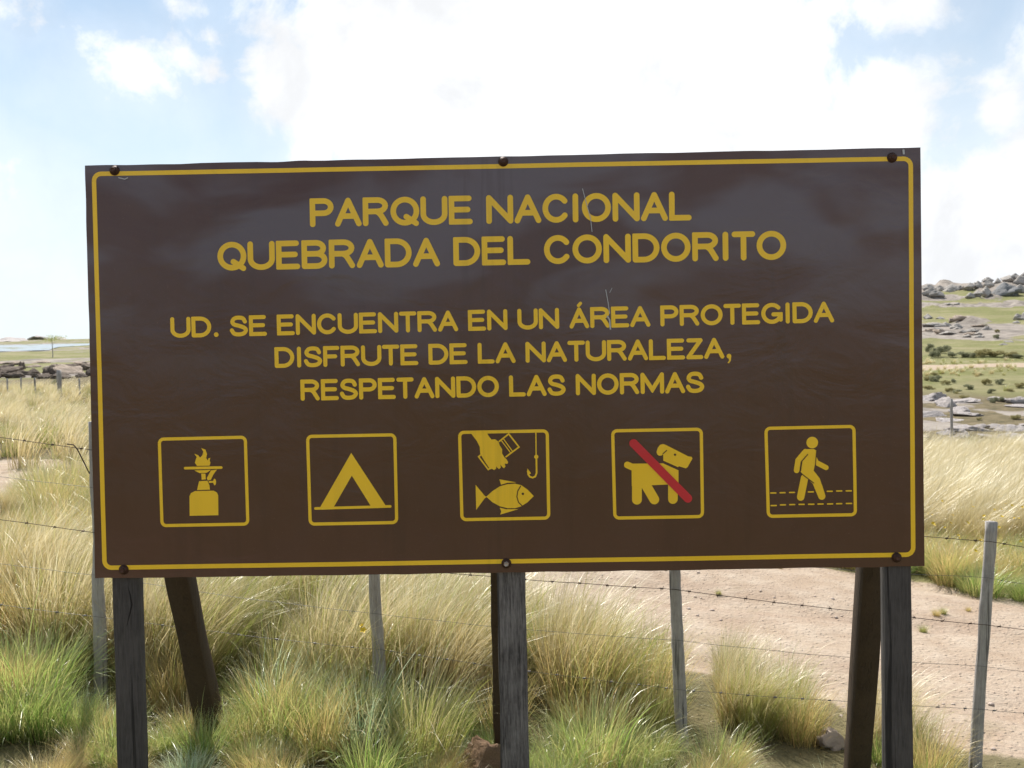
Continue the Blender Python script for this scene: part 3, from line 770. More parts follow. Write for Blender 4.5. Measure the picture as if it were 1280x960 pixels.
def proto(kind, seed, k=1.0, lod=1.0):
    """k: size, lod: share of the blades (each blade is then wider)"""
    W_ = .0050 / lod ** .5; lod *= .42
    N = lambda v: int(v * lod)
    if kind == 'straw':  sets = [dict(N=N(900), r0=.15*k, h=.62*k, spread=.42, droop=.75, lean=(.28, .05), width=W_, seed=seed), dict(N=N(260), r0=.11*k, h=.84*k, spread=.28, droop=1.35, lean=(.5, .05), width=W_ * .75, seg=7, seed=seed + 1), dict(N=N(320), r0=.17*k, h=.32*k, spread=1.0, droop=.9, lean=(.1, -.1), width=W_, seed=seed + 2)]
    elif kind == 'gold': sets = [dict(N=N(800), r0=.16*k, h=.85*k, spread=.30, droop=.85, lean=(1.0, -.1), width=W_, seg=6, seed=seed), dict(N=N(420), r0=.13*k, h=1.0*k, spread=.24, droop=1.5, lean=(1.5, .05), width=W_ * .8, seg=7, seed=seed + 1)]
    elif kind == 'green': sets = [dict(N=N(950), r0=.14*k, h=.52*k, spread=.55, droop=1.0, lean=(.15, 0), width=W_ * 1.1, seed=seed), dict(N=N(350), r0=.16*k, h=.32*k, spread=1.0, droop=1.0, lean=(0, 0), width=W_, seed=seed + 1)]
    elif kind == 'blue': sets = [dict(N=N(620), r0=.12*k, h=.46*k, spread=.72, droop=.55, lean=(.05, 0), width=W_ * 1.25, seed=seed), dict(N=N(200), r0=.13*k, h=.28*k, spread=1.1, droop=.8, lean=(0, 0), width=W_, seed=seed + 1)]
    else: sets = [dict(N=N(850), r0=.15*k, h=.60*k, spread=.40, droop=.85, lean=(.15, 0), width=W_, seed=seed), dict(N=N(160), r0=.12*k, h=.80*k, spread=.30, droop=1.2, lean=(.4, 0), width=W_ * .8, seg=6, seed=seed + 1), dict(N=N(300), r0=.17*k, h=.3*k, spread=1.1, droop=.9, lean=(0, 0), width=W_, seed=seed + 2)]
    sets.append(dict(N=N(34), r0=.12*k, h=(.98 if kind in ('straw', 'gold') else .72)*k, spread=.35, droop=1.2, lean=(.5, 0), width=W_ * 1.5, seg=7, seed=seed + 5))
    return grass_mesh('grass_tussock', sets)
MK = dict(straw=STRAW, gold=GOLD, green=GREEN, blue=BLUE, mixed=MIXED)
PM = {}
for i, kd in enumerate(('straw', 'gold', 'green', 'blue', 'mixed')):
    PM[kd] = []
    for j in range(2):
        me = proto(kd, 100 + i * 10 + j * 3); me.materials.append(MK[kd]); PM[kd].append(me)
T_FIRST = {}
def tussock(kd, px_, dist, s, label, j=0, rz_=None):
    x_ = (px_ - 640) / F_PX * dist; p = Vector((x_, dist, float(ground(x_, dist))))
    o = link('grass_tussock', PM[kd][j]); o.location = p; o.scale = (s, s, s); o.rotation_euler = (0, 0, random.uniform(-.5, .5) if rz_ is None else rz_)
    tag(o, label, 'grass tussock', 'grass tussocks round the notice board'); T_FIRST.setdefault((kd, j), o); return o
tussock('gold', 20, 5.2, .92, 'pale feathery tussock bending right at the far left edge of the view', 0)
tussock('gold', 95, 4.9, .80, 'pale feathery tussock just left of the left post', 1)
tussock('green', 15, 3.95, .95, 'dark green tussock in the bottom left corner', 0)
tussock('straw', 60, 4.6, .85, 'straw tussock with a dark shaded base left of the left post', 0)
tussock('straw', 300, 5.0, 1.0, 'tall straw tussock right of the left slanting brace', 1)
tussock('straw', 395, 5.1, 1.02, 'tall straw tussock left of the fence post between left and middle posts', 0)
tussock('green', 335, 3.9, .72, 'bright green tussock at the foot of the left slanting brace', 1)
tussock('blue', 440, 4.0, .88, 'blue green spiky tussock in front of the fence post between left and middle posts', 0)
tussock('blue', 345, 4.25, .85, 'blue green spiky tussock at the middle of the gap beside the left brace', 1)
tussock('mixed', 545, 4.6, 1.0, 'tall brown green tussock left of the middle post', 0)
tussock('straw', 520, 3.85, .72, 'low straw tussock sprawling at the lower left of the middle post', 1)
tussock('mixed', 720, 4.5, .95, 'dense yellow green tussock right of the middle post', 1)
tussock('green', 745, 3.9, .85, 'fresh green tussock at the lower right of the middle post', 0)
tussock('mixed', 805, 4.6, .86, 'yellow green tussock left of the fence post right of the middle post', 0)
tussock('mixed', 925, 4.6, .62, 'small upright tussock right of the fence post with sand behind it', 1)
tussock('mixed', 1000, 4.5, .60, 'small upright yellow tussock left of the right slanting brace', 0)
tussock('mixed', 1165, 4.1, .55, 'small green and straw tussock right of the right post', 1)
tussock('green', 900, 4.0, .55, 'low green tussock below the fence post on the right', 1)

def scatter(name, pts, rotv, scl, protos, label, cat):
    """one object: tussocks standing at the given points"""
    me = bpy.data.meshes.new(name); me.from_pydata([tuple(p) for p in pts], [], [])
    a = me.attributes.new('rot', 'FLOAT_VECTOR', 'POINT'); a.data.foreach_set('vector', np.asarray(rotv, np.float32).ravel())
    a = me.attributes.new('scl', 'FLOAT_VECTOR', 'POINT'); a.data.foreach_set('vector', np.asarray(scl, np.float32).ravel())
    o = link(name, me); tag(o, label, cat, kind='stuff')
    gt = bpy.data.node_groups.new(name, 'GeometryNodeTree')
    gt.interface.new_socket('Geometry', in_out='INPUT', socket_type='NodeSocketGeometry'); gt.interface.new_socket('Geometry', in_out='OUTPUT', socket_type='NodeSocketGeometry')
    N_ = gt.nodes; L_ = gt.links
    gi, go = N_.new('NodeGroupInput'), N_.new('NodeGroupOutput'); iop = N_.new('GeometryNodeInstanceOnPoints')
    L_.new(gi.outputs[0], iop.inputs['Points'])
    jn = N_.new('GeometryNodeJoinGeometry')
    for p in protos:
        oi = N_.new('GeometryNodeObjectInfo'); oi.inputs['Object'].default_value = p; oi.inputs['As Instance'].default_value = False; oi.transform_space = 'ORIGINAL'
        g2i = N_.new('GeometryNodeGeometryToInstance'); L_.new(oi.outputs['Geometry'], g2i.inputs[0]); L_.new(g2i.outputs[0], jn.inputs[0])
    L_.new(jn.outputs[0], iop.inputs['Instance']); iop.inputs['Pick Instance'].default_value = len(protos) > 1
    if len(protos) > 1:
        rv = N_.new('FunctionNodeRandomValue'); rv.data_type = 'INT'
        [s_ for s_ in rv.inputs if s_.name == 'Min' and s_.type == 'INT'][0].default_value = 0
        [s_ for s_ in rv.inputs if s_.name == 'Max' and s_.type == 'INT'][0].default_value = len(protos) - 1
        L_.new([s_ for s_ in rv.outputs if s_.type == 'INT'][0], iop.inputs['Instance Index'])
    for nm, key in (('rot', 'Rotation'), ('scl', 'Scale')):
        na_ = N_.new('GeometryNodeInputNamedAttribute'); na_.data_type = 'FLOAT_VECTOR'; na_.inputs['Name'].default_value = nm
        L_.new(na_.outputs[0], iop.inputs[key])
    L_.new(iop.outputs[0], go.inputs[0])
    md = o.modifiers.new('scatter', 'NODES'); md.node_group = gt
    return o
def sample(n_, x0, x1, y0, y1, dens):
    x_ = rng.uniform(x0, x1, n_); y_ = rng.uniform(y0, y1, n_)
    k = rng.uniform(0, 1, n_) < dens(x_, y_); return x_[k], y_[k]
def place(x_, y_, smin, smax, zs=None, yaw=.6):
    z_ = ground(x_, y_) ; s_ = rng.uniform(smin, smax, len(x_))
    h_ = s_ if zs is None else s_ * zs
    return np.stack([x_, y_, z_], -1), np.stack([rng.normal(0, .05, len(x_)), rng.normal(0, .05, len(x_)), rng.normal(0, yaw, len(x_))], -1), np.stack([s_, s_, h_], -1)
P_ = lambda *ks: [T_FIRST[k] for k in ks]
# near tall grass, in front of and behind the fence
off = lambda x_, y_: 1 - track(x_, y_)
hfac = lambda x_: np.interp(x_, [-3, -1.2, -.5, .3, .8, 1.3, 2.2], [.95, .9, .9, .85, .75, .55, .5])
x_, y_ = sample(1500, -4.8, 2.6, 3.5, 9, lambda a, b: off(a, b) * np.where(a > .6, .30 * (1 - sm(a, .9, 1.9)) + .05, .56) * sm(b - np.where(a > .9, 4.0, 3.2), 0, .3))
sel = rng.uniform(0, 1, len(x_)); sp_n = fbm(x_ * 1.1, y_ * 1.1, 77)
near = y_ < 4.35
def tall(nm, m_, ks, label, smul=1.0):
    a_, b_ = x_[m_], y_[m_]; p, r_, s_ = place(a_, b_, .62, 1.08); s_ *= (hfac(a_) * smul * (1 - .58 * sm(b_, 5.4, 6.6) * (1 - sm(a_ / b_, -.51, -.46)) * (a_ < 0)) * (1 - .38 * sm(b_, 4.9, 5.8) * (a_ > -.9)))[:, None]; scatter(nm, p, r_, s_, P_(*ks), label, 'grass')
mA = (~near) & (sp_n > .42)
tall('tall_straw_grass', mA, [('straw', 0), ('straw', 1), ('gold', 1)], 'tall straw coloured grass growing behind the wire fence')
mB = (~near) & (~mA)
tall('tall_mixed_grass', mB, [('mixed', 0), ('mixed', 1), ('straw', 0)], 'tall yellow green grass growing along the wire fence')
tall('low_green_grass', near & (sp_n > .43), [('green', 0), ('green', 1), ('mixed', 0)], 'green and straw grass at the foot of the notice board', .66)
tall('low_pale_grass', near & (sp_n <= .43), [('blue', 0), ('blue', 1), ('straw', 1), ('mixed', 1)], 'pale blue green grass at the foot of the notice board', .66)
# short grass in front, on the near bank (mostly below the view)
x_, y_ = sample(900, -4.5, 3.2, 1.2, 4.1, lambda a, b: off(a, b) * .55)
p, r_, s_ = place(x_, y_, .25, .45, .8, 3); scatter('short_grass', p, r_, s_, P_(('green', 0), ('green', 1), ('mixed', 0), ('blue', 1)), 'short green grass under the notice board', 'grass')
# green verge with flowers beyond the track, right
x_, y_ = sample(1500, 2.6, 9, 6.4, 10.4, lambda a, b: off(a, b) * sm(b - np.interp(a, FX, FY), .0, .5) * .8)
p, r_, s_ = place(x_, y_, .45, .85, .8, 3); scatter('verge_grass', p, r_, s_, P_(('green', 0), ('green', 1), ('mixed', 1)), 'green verge grass beyond the sandy track on the right', 'grass')
x_, y_ = sample(420, -3, 5, 5.5, 9.5, lambda a, b: track(a, b) * sm(fbm(a * 1.1, b * 1.6, 63), .52, .62))
p, r_, s_ = place(x_, y_, .06, .20, .7, 3); scatter('track_weeds', p, r_, s_, P_(('mixed', 0), ('straw', 1)), 'tiny dry weeds growing in patches on the sandy track', 'weeds')
# golden bank, right
x_, y_ = sample(1500, .5, 13, 9.2, 19, lambda a, b: sm(b - np.interp(a, FX, FY), 1.2, 2.0) * (1 - sm(b, 15, 18)) * .9)
p, r_, s_ = place(x_, y_, .85, 1.15, .95, .25); scatter('golden_bank_grass', p, r_, s_, P_(('gold', 0), ('gold', 1)), 'golden feathery grass covering the bank on the right', 'grass')
# golden meadow, left: coarser tussocks further off
far_me = []
for j in range(3):
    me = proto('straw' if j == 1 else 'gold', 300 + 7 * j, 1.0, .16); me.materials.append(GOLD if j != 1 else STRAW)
    o = link('grass_tussock', me); p = hit((30, 60, 92)[j], (585, 560, 575)[j]); o.location = p; far_me.append(o)
    tag(o, ('pale tussock beyond the sandy track at the far left', 'duller straw tussock between two pale ones beyond the track', 'pale tussock beyond the sandy track close to the left fence post')[j], 'grass tussock')
x_, y_ = sample(6500, -26, 8, 10, 31, lambda a, b: off(a, b) * sm(b - np.interp(a, FX, FY), .1, .8) * (1 - sm(a - .12 * b, 0, 3)) * sm(fbm(a / 2.2, b / 2.2, 91), .30, .5) * (np.abs(a) < b * .68 + 2))
p, r_, s_ = place(x_, y_, .42, .85, .85, .35); scatter('golden_meadow_grass', p, r_, s_, far_me, 'golden grass of the far meadow on the left', 'grass')
x_, y_ = sample(2600, 3, 34, 16, 68, lambda a, b: sm(a - .2 * b, 0, 2) * (1 - road_far(a, b)) * (1 - sm(b, 19, 22) * (1 - sm(b, 35, 38)) * .8) * sm(fbm(a / 3, b / 3, 97), .42, .56) * (a < b * .72))
p, r_, s_ = place(x_, y_, .30, .65, .8, .5); scatter('meadow_clumps', p, r_, s_, far_me[1:], 'scattered dry grass clumps round the rock slabs on the right', 'grass')

# yellow flowers of the verge
mt_fl, n, out = material('yellow_petals'); principled(n, out, (.75, .52, .02), .6)
v, f = [], []
fx, fy = sample(260, 2.9, 6.5, 7.4, 10.0, lambda a, b: sm(b - np.interp(a, FX, FY), .3, .9) * .8)
fx = np.append(fx, [-.64, -.655]); fy = np.append(fy, [4.1, 4.16])
for a, b in zip(fx, fy):
    hgt = random.uniform(.25, .5); c = Vector((a, b, float(ground(a, b)) + (hgt if b > 5 else .43))); b0 = len(v)
    rr = random.uniform(.010, .020); tl = Vector((random.uniform(-.6, .6), -random.uniform(.2, 1), 1)).normalized(); q = tl.to_track_quat('Z', 'Y')
    v.append(c + q @ Vector((0, 0, -.004)))
    for k in range(10): aa = 2 * math.pi * k / 10; v.append(c + q @ Vector((math.cos(aa) * rr * (1 if k % 2 == 0 else .6), math.sin(aa) * rr * (1 if k % 2 == 0 else .6), .004)))
    f += [(b0, b0 + 1 + k, b0 + 1 + (k+1) % 10) for k in range(10)]
tag(link('yellow_flowers', mesh('yellow_flowers', v, f), mat=mt_fl), 'small yellow wildflowers in the green verge on the right', 'flowers', kind='stuff')

# ------------------------------------------------------------------ rocks
def rock_mat(name, a, b, c, sc=1.0):
    mt, n, out = material(name)
    g = n.new('ShaderNodeNewGeometry').outputs['Position']; oc = n.new('ShaderNodeTexCoord').outputs['Object']
    rnd = n.new('ShaderNodeObjectInfo').outputs['Random']
    k = n.noise(oc, 2.2 * sc, 8, .68); k2 = n.noise(oc, 9 * sc, 5, .7)
    col = n.mix(n.range(k, .34, .66), a, b); col = n.mix(n.range(k2, .53, .66, 0, .8), col, c)
    col = n.mix(n.math('MULTIPLY', rnd, .35), col, tuple(v * .7 for v in a))
    principled(n, out, col, .9, n.bump(n.math('ADD', k, n.math('MULTIPLY', k2, .5)), .8, .12 / sc), spec=.2); return mt
m_rock = rock_mat('grey_granite', (.34, .31, .285), (.50, .455, .41), (.19, .18, .165), .8)
m_dark = rock_mat('dark_granite', (.20, .20, .205), (.28, .275, .27), (.12, .12, .12), .8)
m_slab = rock_mat('pale_slab_rock', (.42, .38, .37), (.56, .50, .47), (.20, .185, .18), 1.0)
m_bank = rock_mat('brown_bank_rock', (.09, .07, .058), (.26, .205, .16), (.04, .033, .03), 1.2)
m_tan = rock_mat('tan_slab_rock', (.34, .27, .21), (.48, .39, .32), (.17, .13, .10), 1.0)
m_quartz = rock_mat('pink_white_stone', (.55, .43, .36), (.70, .60, .52), (.34, .24, .18), 9)
m_clod = rock_mat('brown_earth_clod', (.20, .125, .075), (.32, .21, .13), (.08, .05, .03), 9)
def rock_mesh(seed, sub=3, sq=1.0, rough=.28, steps=0):
    bm = bmesh.new(); bmesh.ops.create_icosphere(bm, subdivisions=sub, radius=1)
    off_ = Vector((seed * 3.7, seed * 1.3, seed * 5.1))
    planes = [(Vector((math.sin(seed * 7 + k * 2.4), math.cos(seed * 5 + k * 1.7), math.sin(seed * 3 + k * 2.9) * .8)).normalized(), .62 + .12 * math.sin(seed + k * 3)) for k in range(7)]
    for v_ in bm.verts:
        d_ = v_.co.normalized(); r_ = 1 + rough * 1.6 * mnoise.fractal(d_ * 1.3 + off_, 1, 2, 4) + .06 * mnoise.fractal(d_ * 6 + off_, 1, 2, 3)
        p = d_ * r_
        for nn, dd in planes:
            e = p.dot(nn) - dd
            if e > 0: p -= nn * e * .8
        if steps: p.z = p.z * .5 + .5 * round(p.z * steps) / steps
        v_.co = p
    me = bpy.data.meshes.new('rock'); bm.to_mesh(me); bm.free(); me.polygons.foreach_set('use_smooth', [sub > 3] * len(me.polygons)); return me
RM = [rock_mesh(s, 4, rough=.42) for s in range(1, 8)]; SM = [rock_mesh(20 + s, 4, rough=.35, steps=4) for s in range(5)]
def copymesh(ms, mat):
    out = []
    for m_ in ms: c = m_.copy(); c.materials.append(mat); out.append(c)
    return out
R_hill, R_slab, R_bank, R_tan, R_dark = copymesh(RM, m_rock), copymesh(SM, m_slab), copymesh(SM, m_bank), copymesh(SM, m_tan), copymesh(RM, m_dark)
def rock(name, ms, p, sx, sy, sz, label, cat='rock', grp=None, sink=.35):
    o = link(name, random.choice(ms)); o.location = Vector(p) + Vector((0, 0, sz * (1 - 2 * sink) * .5)); o.scale = (sx, sy, sz)
    o.rotation_euler = (random.uniform(-.12, .12), random.uniform(-.12, .12), random.uniform(0, 6.3)); return tag(o, label, cat, grp)
# ridge and hill: (px, py of base, width px, height px)
GR = 'granite boulders of the hill on the right'
lab = 'grey granite boulder on the green hill at the right'
def hrock(px_, py_, wpx, hpx, label=lab, ms=R_hill, name='boulder', grp=GR, dist=None, cat='rock'):
    p = hit(px_, py_) if dist is None else at(px_, py_, dist)
    D_ = p.y; w_ = wpx / F_PX * D_ / 2; h_ = hpx / F_PX * D_ / 1.55; w_ *= 1.25
    return rock(name, ms, p, w_, w_ * .8, h_, label, cat, grp)
hrock(1256, 369, 32, 17, 'largest dark boulder near the top of the rocky ridge', R_dark, grp=None)
hrock(1233, 370, 13, 12, 'upright grey boulder left of the largest ridge boulder', grp=None)
for a in [(1166, 370, 22, 12), (1176, 364, 16, 9), (1160, 362, 14, 8), (1192, 363, 18, 8), (1186, 365, 12, 7), (1200, 363, 12, 6), (1212, 362, 12, 8), (1222, 360, 14, 10), (1234, 353, 12, 7), (1236, 358, 15, 8), (1247, 354, 8, 8), (1260, 352, 16, 8),
          (1272, 344, 10, 7), (1270, 350, 14, 9), (1277, 356, 18, 12), (1222, 370, 14, 8), (1213, 372, 12, 7), (1276, 368, 14, 10), (1286, 348, 16, 14), (1300, 345, 22, 16), (1320, 340, 26, 16), (1140, 364, 20, 10), (1120, 366, 22, 9), (1100, 368, 18, 8), (1070, 372, 24, 9), (1350, 342, 30, 16), (1300, 362, 22, 12)]: hrock(*a, grp='skyline boulders of the ridge')
for a in [(1196, 381, 8, 3), (1186, 382, 10, 2.5), (1160, 399, 12, 8), (1176, 399, 14, 4), (1195, 411, 14, 8), (1182, 408, 16, 6), (1215, 415, 14, 5), (1222, 419, 12, 4), (1204, 416, 12, 4), (1170, 414, 14, 5), (1275, 400, 16, 9), (1270, 404, 9, 4), (1282, 398, 14, 10), (1255, 431, 14, 3), (1262, 428, 12, 3)]: hrock(*a, grp='granite outcrops on the green slope')
for i in range(13):
    hrock(1160 + 6 * i + random.uniform(-3, 3), random.uniform(400, 423), random.uniform(10, 24), random.uniform(3, 7), ms=R_tan if i % 2 else R_hill, grp='granite outcrops on the green slope')
# slabs
GS = 'pale layered rock slabs beyond the golden grass'
for i in range(46):
    px_ = random.uniform(1085, 1400); py_ = random.choice([random.uniform(497, 512), random.uniform(514, 550), random.uniform(528, 548)])
    if 1212 < px_ < 1270 and 505 < py_ < 528: continue
    hrock(px_, py_, random.uniform(16, 48), random.uniform(3, 8), 'pale layered rock slab beyond the golden grass on the right', R_slab, 'rock_slab', GS)
for px_, py_, w_, h_ in ((1165, 500, 34, 16), (1185, 508, 30, 14), (1200, 517, 30, 10), (1160, 520, 40, 8), (1272, 504, 30, 10), (1260, 538, 40, 8)): hrock(px_, py_, w_, h_, 'pale layered rock slab beyond the golden grass on the right', R_slab, 'rock_slab', GS)
# dark bank on the left
GB = 'dark weathered rocks along the bank on the left'
for i in range(44):
    px_ = -60 + 6 * i + random.uniform(-4, 4); hrock(px_, random.uniform(461, 474), random.uniform(12, 30), random.uniform(6, 12), 'dark weathered rock of the low bank behind the far meadow', R_bank, 'bank_rock', GB)
for i in range(16):
    hrock(-50 + 15 * i + random.uniform(-5, 5), random.uniform(453, 460), random.uniform(20, 44), random.uniform(3, 6), 'pale tan slab on top of the low dark bank', R_tan, 'rock_slab', 'pale slabs on the bank on the left')
hrock(88, 466, 46, 11, 'broad pale topped rock on the dark bank close to the board', R_tan, 'bank_rock', None)
# far pale outcrops across the lake
for i, a in enumerate([(20, 426, 40, 5), (50, 424, 34, 6), (5, 427, 30, 4), (75, 424, 20, 4), (-30, 427, 40, 6)]):
    hrock(*a, 'low pale rocky rise on the far shore of the lake', R_slab, 'rocky_rise', 'pale rocky rises beyond the lake', cat='rock')
# near stones
p = at(1040, 948, 4.45); rock('stone', copymesh([RM[1]], m_quartz), (p.x, p.y, float(ground(p.x, p.y))), .075, .06, .07, 'pinkish white stone left of the right slanting brace', 'stone', sink=.2)
p = at(1098, 957, 4.45); rock('stone', copymesh([RM[2]], m_quartz), (p.x, p.y, float(ground(p.x, p.y))), .06, .05, .05, 'smaller pinkish stone between the right brace and right post', 'stone', sink=.2)
p = at(605, 925, 3.75); rock('earth_clod', copymesh([SM[1]], m_clod), (p.x, p.y, float(ground(p.x, p.y)) + .05), .13, .10, .085, 'reddish brown earth mound at the foot of the middle post', 'earth mound', sink=.2)
p = at(95, 470, 10); q = hit(76, 586); rock('stone', copymesh([RM[3]], m_quartz), q, .10, .08, .05, 'small pale stone at the edge of the sandy track on the left', 'stone', sink=.3)
# gravel of the track
v, f = [], []
gx, gy = sample(3600, -7, 8, 4, 13, lambda a, b: track(a, b) * (fbm(a * 1.3, b * 1.3, 55) > .45))
gzv = ground(gx, gy)
OCT = [(1, 0, 0), (-1, 0, 0), (0, 1, 0), (0, -1, 0), (0, 0, 1), (0, 0, -1)]; OF = [(0, 2, 4), (2, 1, 4), (1, 3, 4), (3, 0, 4), (2, 0, 5), (1, 2, 5), (3, 1, 5), (0, 3, 5)]
for a, b, c in zip(gx, gy, gzv):
    s_ = .003 + .014 * random.random() ** 4; b0 = len(v); th = random.uniform(0, 3.1); ct, st_ = math.cos(th), math.sin(th)
    for q in OCT: k = random.uniform(.7, 1.3); u_, w_ = q[0] * s_ * 1.3 * k, q[1] * s_ * k; v.append((a + ct * u_ - st_ * w_, b + st_ * u_ + ct * w_, c + s_ * .2 + q[2] * s_ * .6 * k))
    f += [tuple(b0 + i for i in t) for t in OF]
tag(link('track_gravel', mesh('track_gravel', v, f), mat=m_quartz), 'loose pebbles strewn over the sandy track', 'gravel', kind='stuff')

# labels that count along a row, for what is in the frame
ORD = ('first second third fourth fifth sixth seventh eighth ninth tenth eleventh twelfth thirteenth fourteenth fifteenth sixteenth seventeenth eighteenth nineteenth twentieth '
       'twenty-first twenty-second twenty-third twenty-fourth twenty-fifth twenty-sixth twenty-seventh twenty-eighth twenty-ninth thirtieth').split()
def photo_x(o):
    q = CAM.T @ (np.array(o.location) - [0, 0, EYE]); return 640 + F_PX * q[0] / q[1]
def number(objs, what, frm, side, unseen):
    if side == 'right': vis = sorted((o for o in objs if 1157 < photo_x(o) < 1280), key=photo_x)
    else: vis = sorted((o for o in objs if 0 < photo_x(o) < 110), key=photo_x)
    for o in objs: o['label'] = unseen
    for k, o in enumerate(vis): o['label'] = '%s, %s from %s' % (what, ORD[k], frm) if k < 30 else what
by = lambda g_: [o for o in C.objects if o.get('group') == g_]
EDGE = "the board's right edge"
number(by('skyline boulders of the ridge'), 'grey granite boulder of the rocky ridge', EDGE, 'right', 'grey ridge boulder beyond the frame or behind the board')
number(by('granite outcrops on the green slope'), 'low granite rock on the green slope', EDGE, 'right', 'slope rock beyond the frame or behind the board')
number(by(GS), 'pale layered slab beyond the golden grass', EDGE, 'right', 'pale layered slab beyond the frame or behind the board')
number(by(GB), 'dark weathered rock of the low bank', 'the left picture edge', 'left', 'dark bank rock beyond the frame or behind the board')
number(by('pale slabs on the bank on the left'), 'tan slab on top of the dark bank', 'the left picture edge', 'left', 'tan bank slab beyond the frame or behind the board')
number(by('pale rocky rises beyond the lake'), 'low rocky rise beyond the lake', 'the left picture edge', 'left', 'rocky rise beyond the lake outside the frame')
# ------------------------------------------------------------------ shrubs and the sapling
def leaf_mat(name, a, b):
    mt, n, out = material(name)
    t = n.new('ShaderNodeAttribute', attribute_name='tone').outputs['Color']; s_ = n.new('ShaderNodeSeparateColor'); n.put(s_.inputs[0], t)
    c = n.mix(s_.outputs[0], a, b)
    df = n.new('ShaderNodeBsdfDiffuse'); n.put(df.inputs[0], c); tr = n.new('ShaderNodeBsdfTranslucent'); n.put(tr.inputs[0], c)
    m1 = n.new('ShaderNodeMixShader'); m1.inputs[0].default_value = .45; n.l.new(df.outputs[0], m1.inputs[1]); n.l.new(tr.outputs[0], m1.inputs[2]); n.l.new(m1.outputs[0], out.inputs[0]); return mt
m_bush = leaf_mat('grey_green_leaves', (.22, .225, .14), (.38, .38, .25))
m_bushdry = leaf_mat('olive_dry_leaves', (.24, .22, .10), (.42, .37, .19))
m_sap = leaf_mat('yellow_green_leaves', (.22, .28, .04), (.46, .48, .12))
def leafcloud(n_, rx_, rz_, ls, seed, z0=0):
    rg = np.random.default_rng(seed); lobes = rg.normal(0, .42, (9, 3)); v, f, c = [], [], []
    for i in range(n_):
        l = lobes[rg.integers(9)]; d_ = rg.normal(0, 1, 3); d_ /= np.linalg.norm(d_); q = l + d_ * rg.uniform(.25, .48)
        cx = np.array([q[0] * rx_, q[1] * rx_, z0 + (q[2] * .75 + .75) * rz_]); a = rg.normal(0, 1, 3); a /= np.linalg.norm(a); b = np.cross(a, rg.normal(0, 1, 3)); b /= np.linalg.norm(b)
        s_ = ls * rg.uniform(.6, 1.4); b0 = len(v); v += [cx - a * s_, cx + b * s_ * .5, cx + a * s_, cx - b * s_ * .5]; f.append((b0, b0+1, b0+2, b0+3)); c += [rg.uniform(0, 1)] * 4
    me = mesh('shrub', v, f); a_ = me.color_attributes.new('tone', 'FLOAT_COLOR', 'POINT'); a_.data.foreach_set('color', np.array([[q, q, q, 1] for q in c], np.float32).ravel()); return me
BM_ = []
for j, mt in enumerate((m_bush, m_bush, m_bushdry)):
    me = leafcloud(1500, .62, .52, .055, 70 + j); me.materials.append(mt); BM_.append(me)
GBU = 'low shrubs dotted over the hillside meadow'
def shrub(px_, py_, wpx, hpx, j, label='low grey green shrub in the meadow on the right'):
    p = hit(px_, py_); o = link('shrub', BM_[j]); o.location = p; o.scale = (wpx / F_PX * p.y / 1.25, wpx / F_PX * p.y / 1.25, hpx / F_PX * p.y / .9); o.rotation_euler = (0, 0, random.uniform(0, 6))
    if j == 2: label = 'low straw olive shrub in the meadow on the right'
    tag(o, label, 'shrub', GBU if j < 2 else 'dry olive shrubs in the meadow')
for a in [(1163, 440, 12, 12, 0), (1172, 446, 18, 14, 0), (1180, 442, 16, 12, 1), (1166, 448, 12, 10, 1), (1190, 447, 18, 8, 1), (1204, 447, 18, 8, 0), (1215, 447, 14, 7, 1), (1230, 446, 26, 11, 2), (1245, 446, 22, 9, 2), (1262, 447, 20, 8, 2), (1272, 448, 18, 6, 1),
          (1231, 409, 8, 4, 0), (1245, 424, 9, 6, 0), (1246, 416, 6, 5, 2), (1210, 487, 14, 7, 0), (1197, 492, 12, 6, 0), (1170, 477, 16, 9, 0), (1160, 476, 12, 7, 2), (1183, 481, 12, 6, 2), (1192, 479, 10, 6, 1), (1232, 481, 12, 9, 2), (1250, 481, 12, 8, 0), (1240, 492, 12, 7, 0), (1243, 504, 12, 9, 0), (1252, 503, 10, 8, 1), (1205, 500, 14, 7, 2), (1186, 490, 12, 6, 2),
          (1222, 470, 12, 5, 2), (1275, 485, 14, 8, 2), (1290, 480, 14, 8, 0), (1310, 495, 16, 9, 1), (1140, 480, 14, 8, 0), (1120, 447, 20, 12, 1), (1224, 526, 8, 4, 2), (1270, 525, 14, 7, 2), (1168, 470, 10, 5, 2), (1262, 490, 10, 5, 2), (1160, 487, 14, 6, 2)]: shrub(*a)
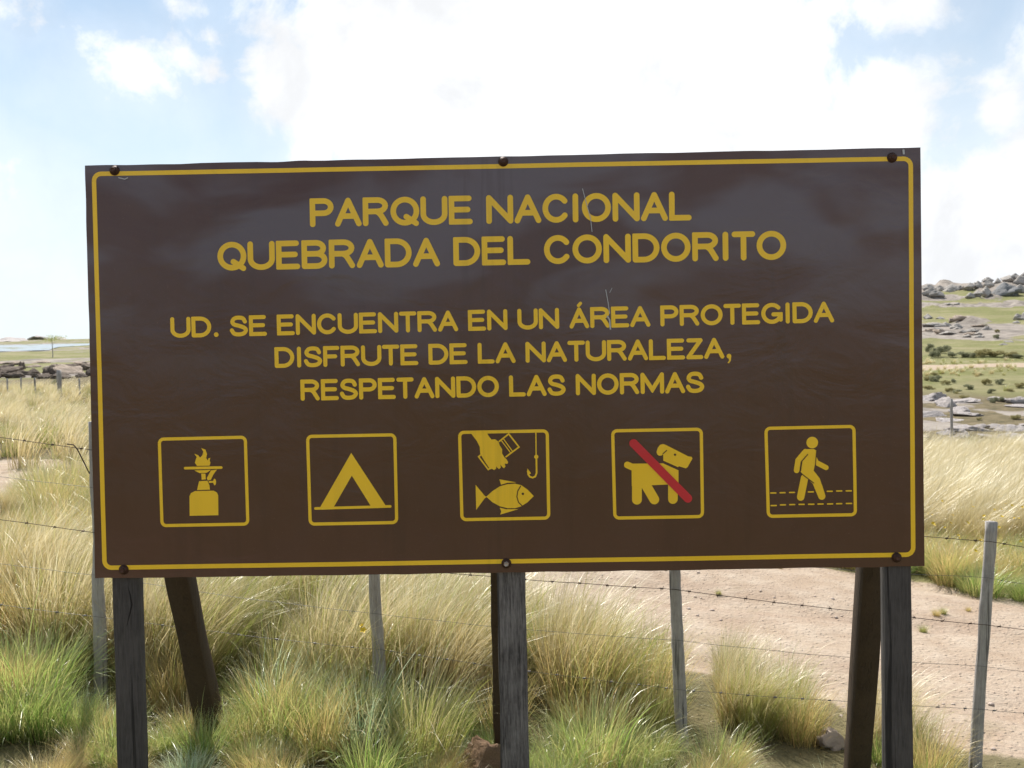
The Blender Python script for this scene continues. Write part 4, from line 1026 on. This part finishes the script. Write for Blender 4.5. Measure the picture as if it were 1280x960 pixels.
for px_, py_, wpx, hpx in ((12, 497, 16, 10), (50, 499, 12, 10), (90, 496, 14, 9), (68, 483, 12, 10), (30, 489, 10, 7), (105, 490, 10, 8)):
    p = hit(px_, py_); o = link('shrub', BM_[1]); o.location = p; o.scale = (wpx / F_PX * p.y / 1.25,) * 2 + (hpx / F_PX * p.y / .9,); tag(o, 'low grey green shrub in the far meadow on the left', 'shrub', 'low shrubs in the far left meadow')
p = hit(66, 447); sap = empty('sapling', p); tag(sap, 'thin young tree with yellow green leaves standing before the lake', 'tree')
hs_ = 30 / F_PX * p.y
v, f = tube([(0, 0, -.2), (.02, 0, hs_ * .35), (-.02, 0, hs_ * .7), (.03, 0, hs_ * .95)], [.022 * hs_, .018 * hs_, .012 * hs_, .006], 7); link('trunk', mesh('trunk', v, f, True), sap, m_fpost)
for k in range(6):
    a = k * 1.05; v, f = tube([(0, 0, hs_ * (.5 + .06 * k)), (math.cos(a) * hs_ * .22, math.sin(a) * hs_ * .2, hs_ * (.72 + .04 * k))], [.014, .006], 5); link('limb', mesh('limb', v, f, True), sap, m_fpost)
me = leafcloud(420, hs_ * .70, hs_ * .20, .055, 99, hs_ * .62); link('crown', me, sap, m_sap)

ro = by(GBU) + by('dry olive shrubs in the meadow')
def photo_y(o):
    q = CAM.T @ (np.array(o.location) - [0, 0, EYE]); return 480 - F_PX * q[2] / q[1]
up_ = [o for o in ro if photo_y(o) < 432]; mid_ = [o for o in ro if 432 <= photo_y(o) < 456]; lo_ = [o for o in ro if photo_y(o) >= 456]
number(up_, 'small shrub on the upper green slope', EDGE, 'right', 'slope shrub beyond the frame or behind the board')
number(mid_, 'shrub in the row just above the far road', EDGE, 'right', 'roadside shrub beyond the frame or behind the board')
number(lo_, 'shrub between the far road and the rock slabs', EDGE, 'right', 'meadow shrub beyond the frame or behind the board')
number(by('low shrubs in the far left meadow'), 'low shrub in the far meadow', 'the left picture edge', 'left', 'meadow shrub outside the frame')
number(by('thin far posts in the pale meadow'), 'thin far fence post in the pale meadow', 'the left picture edge', 'left', 'thin far post')
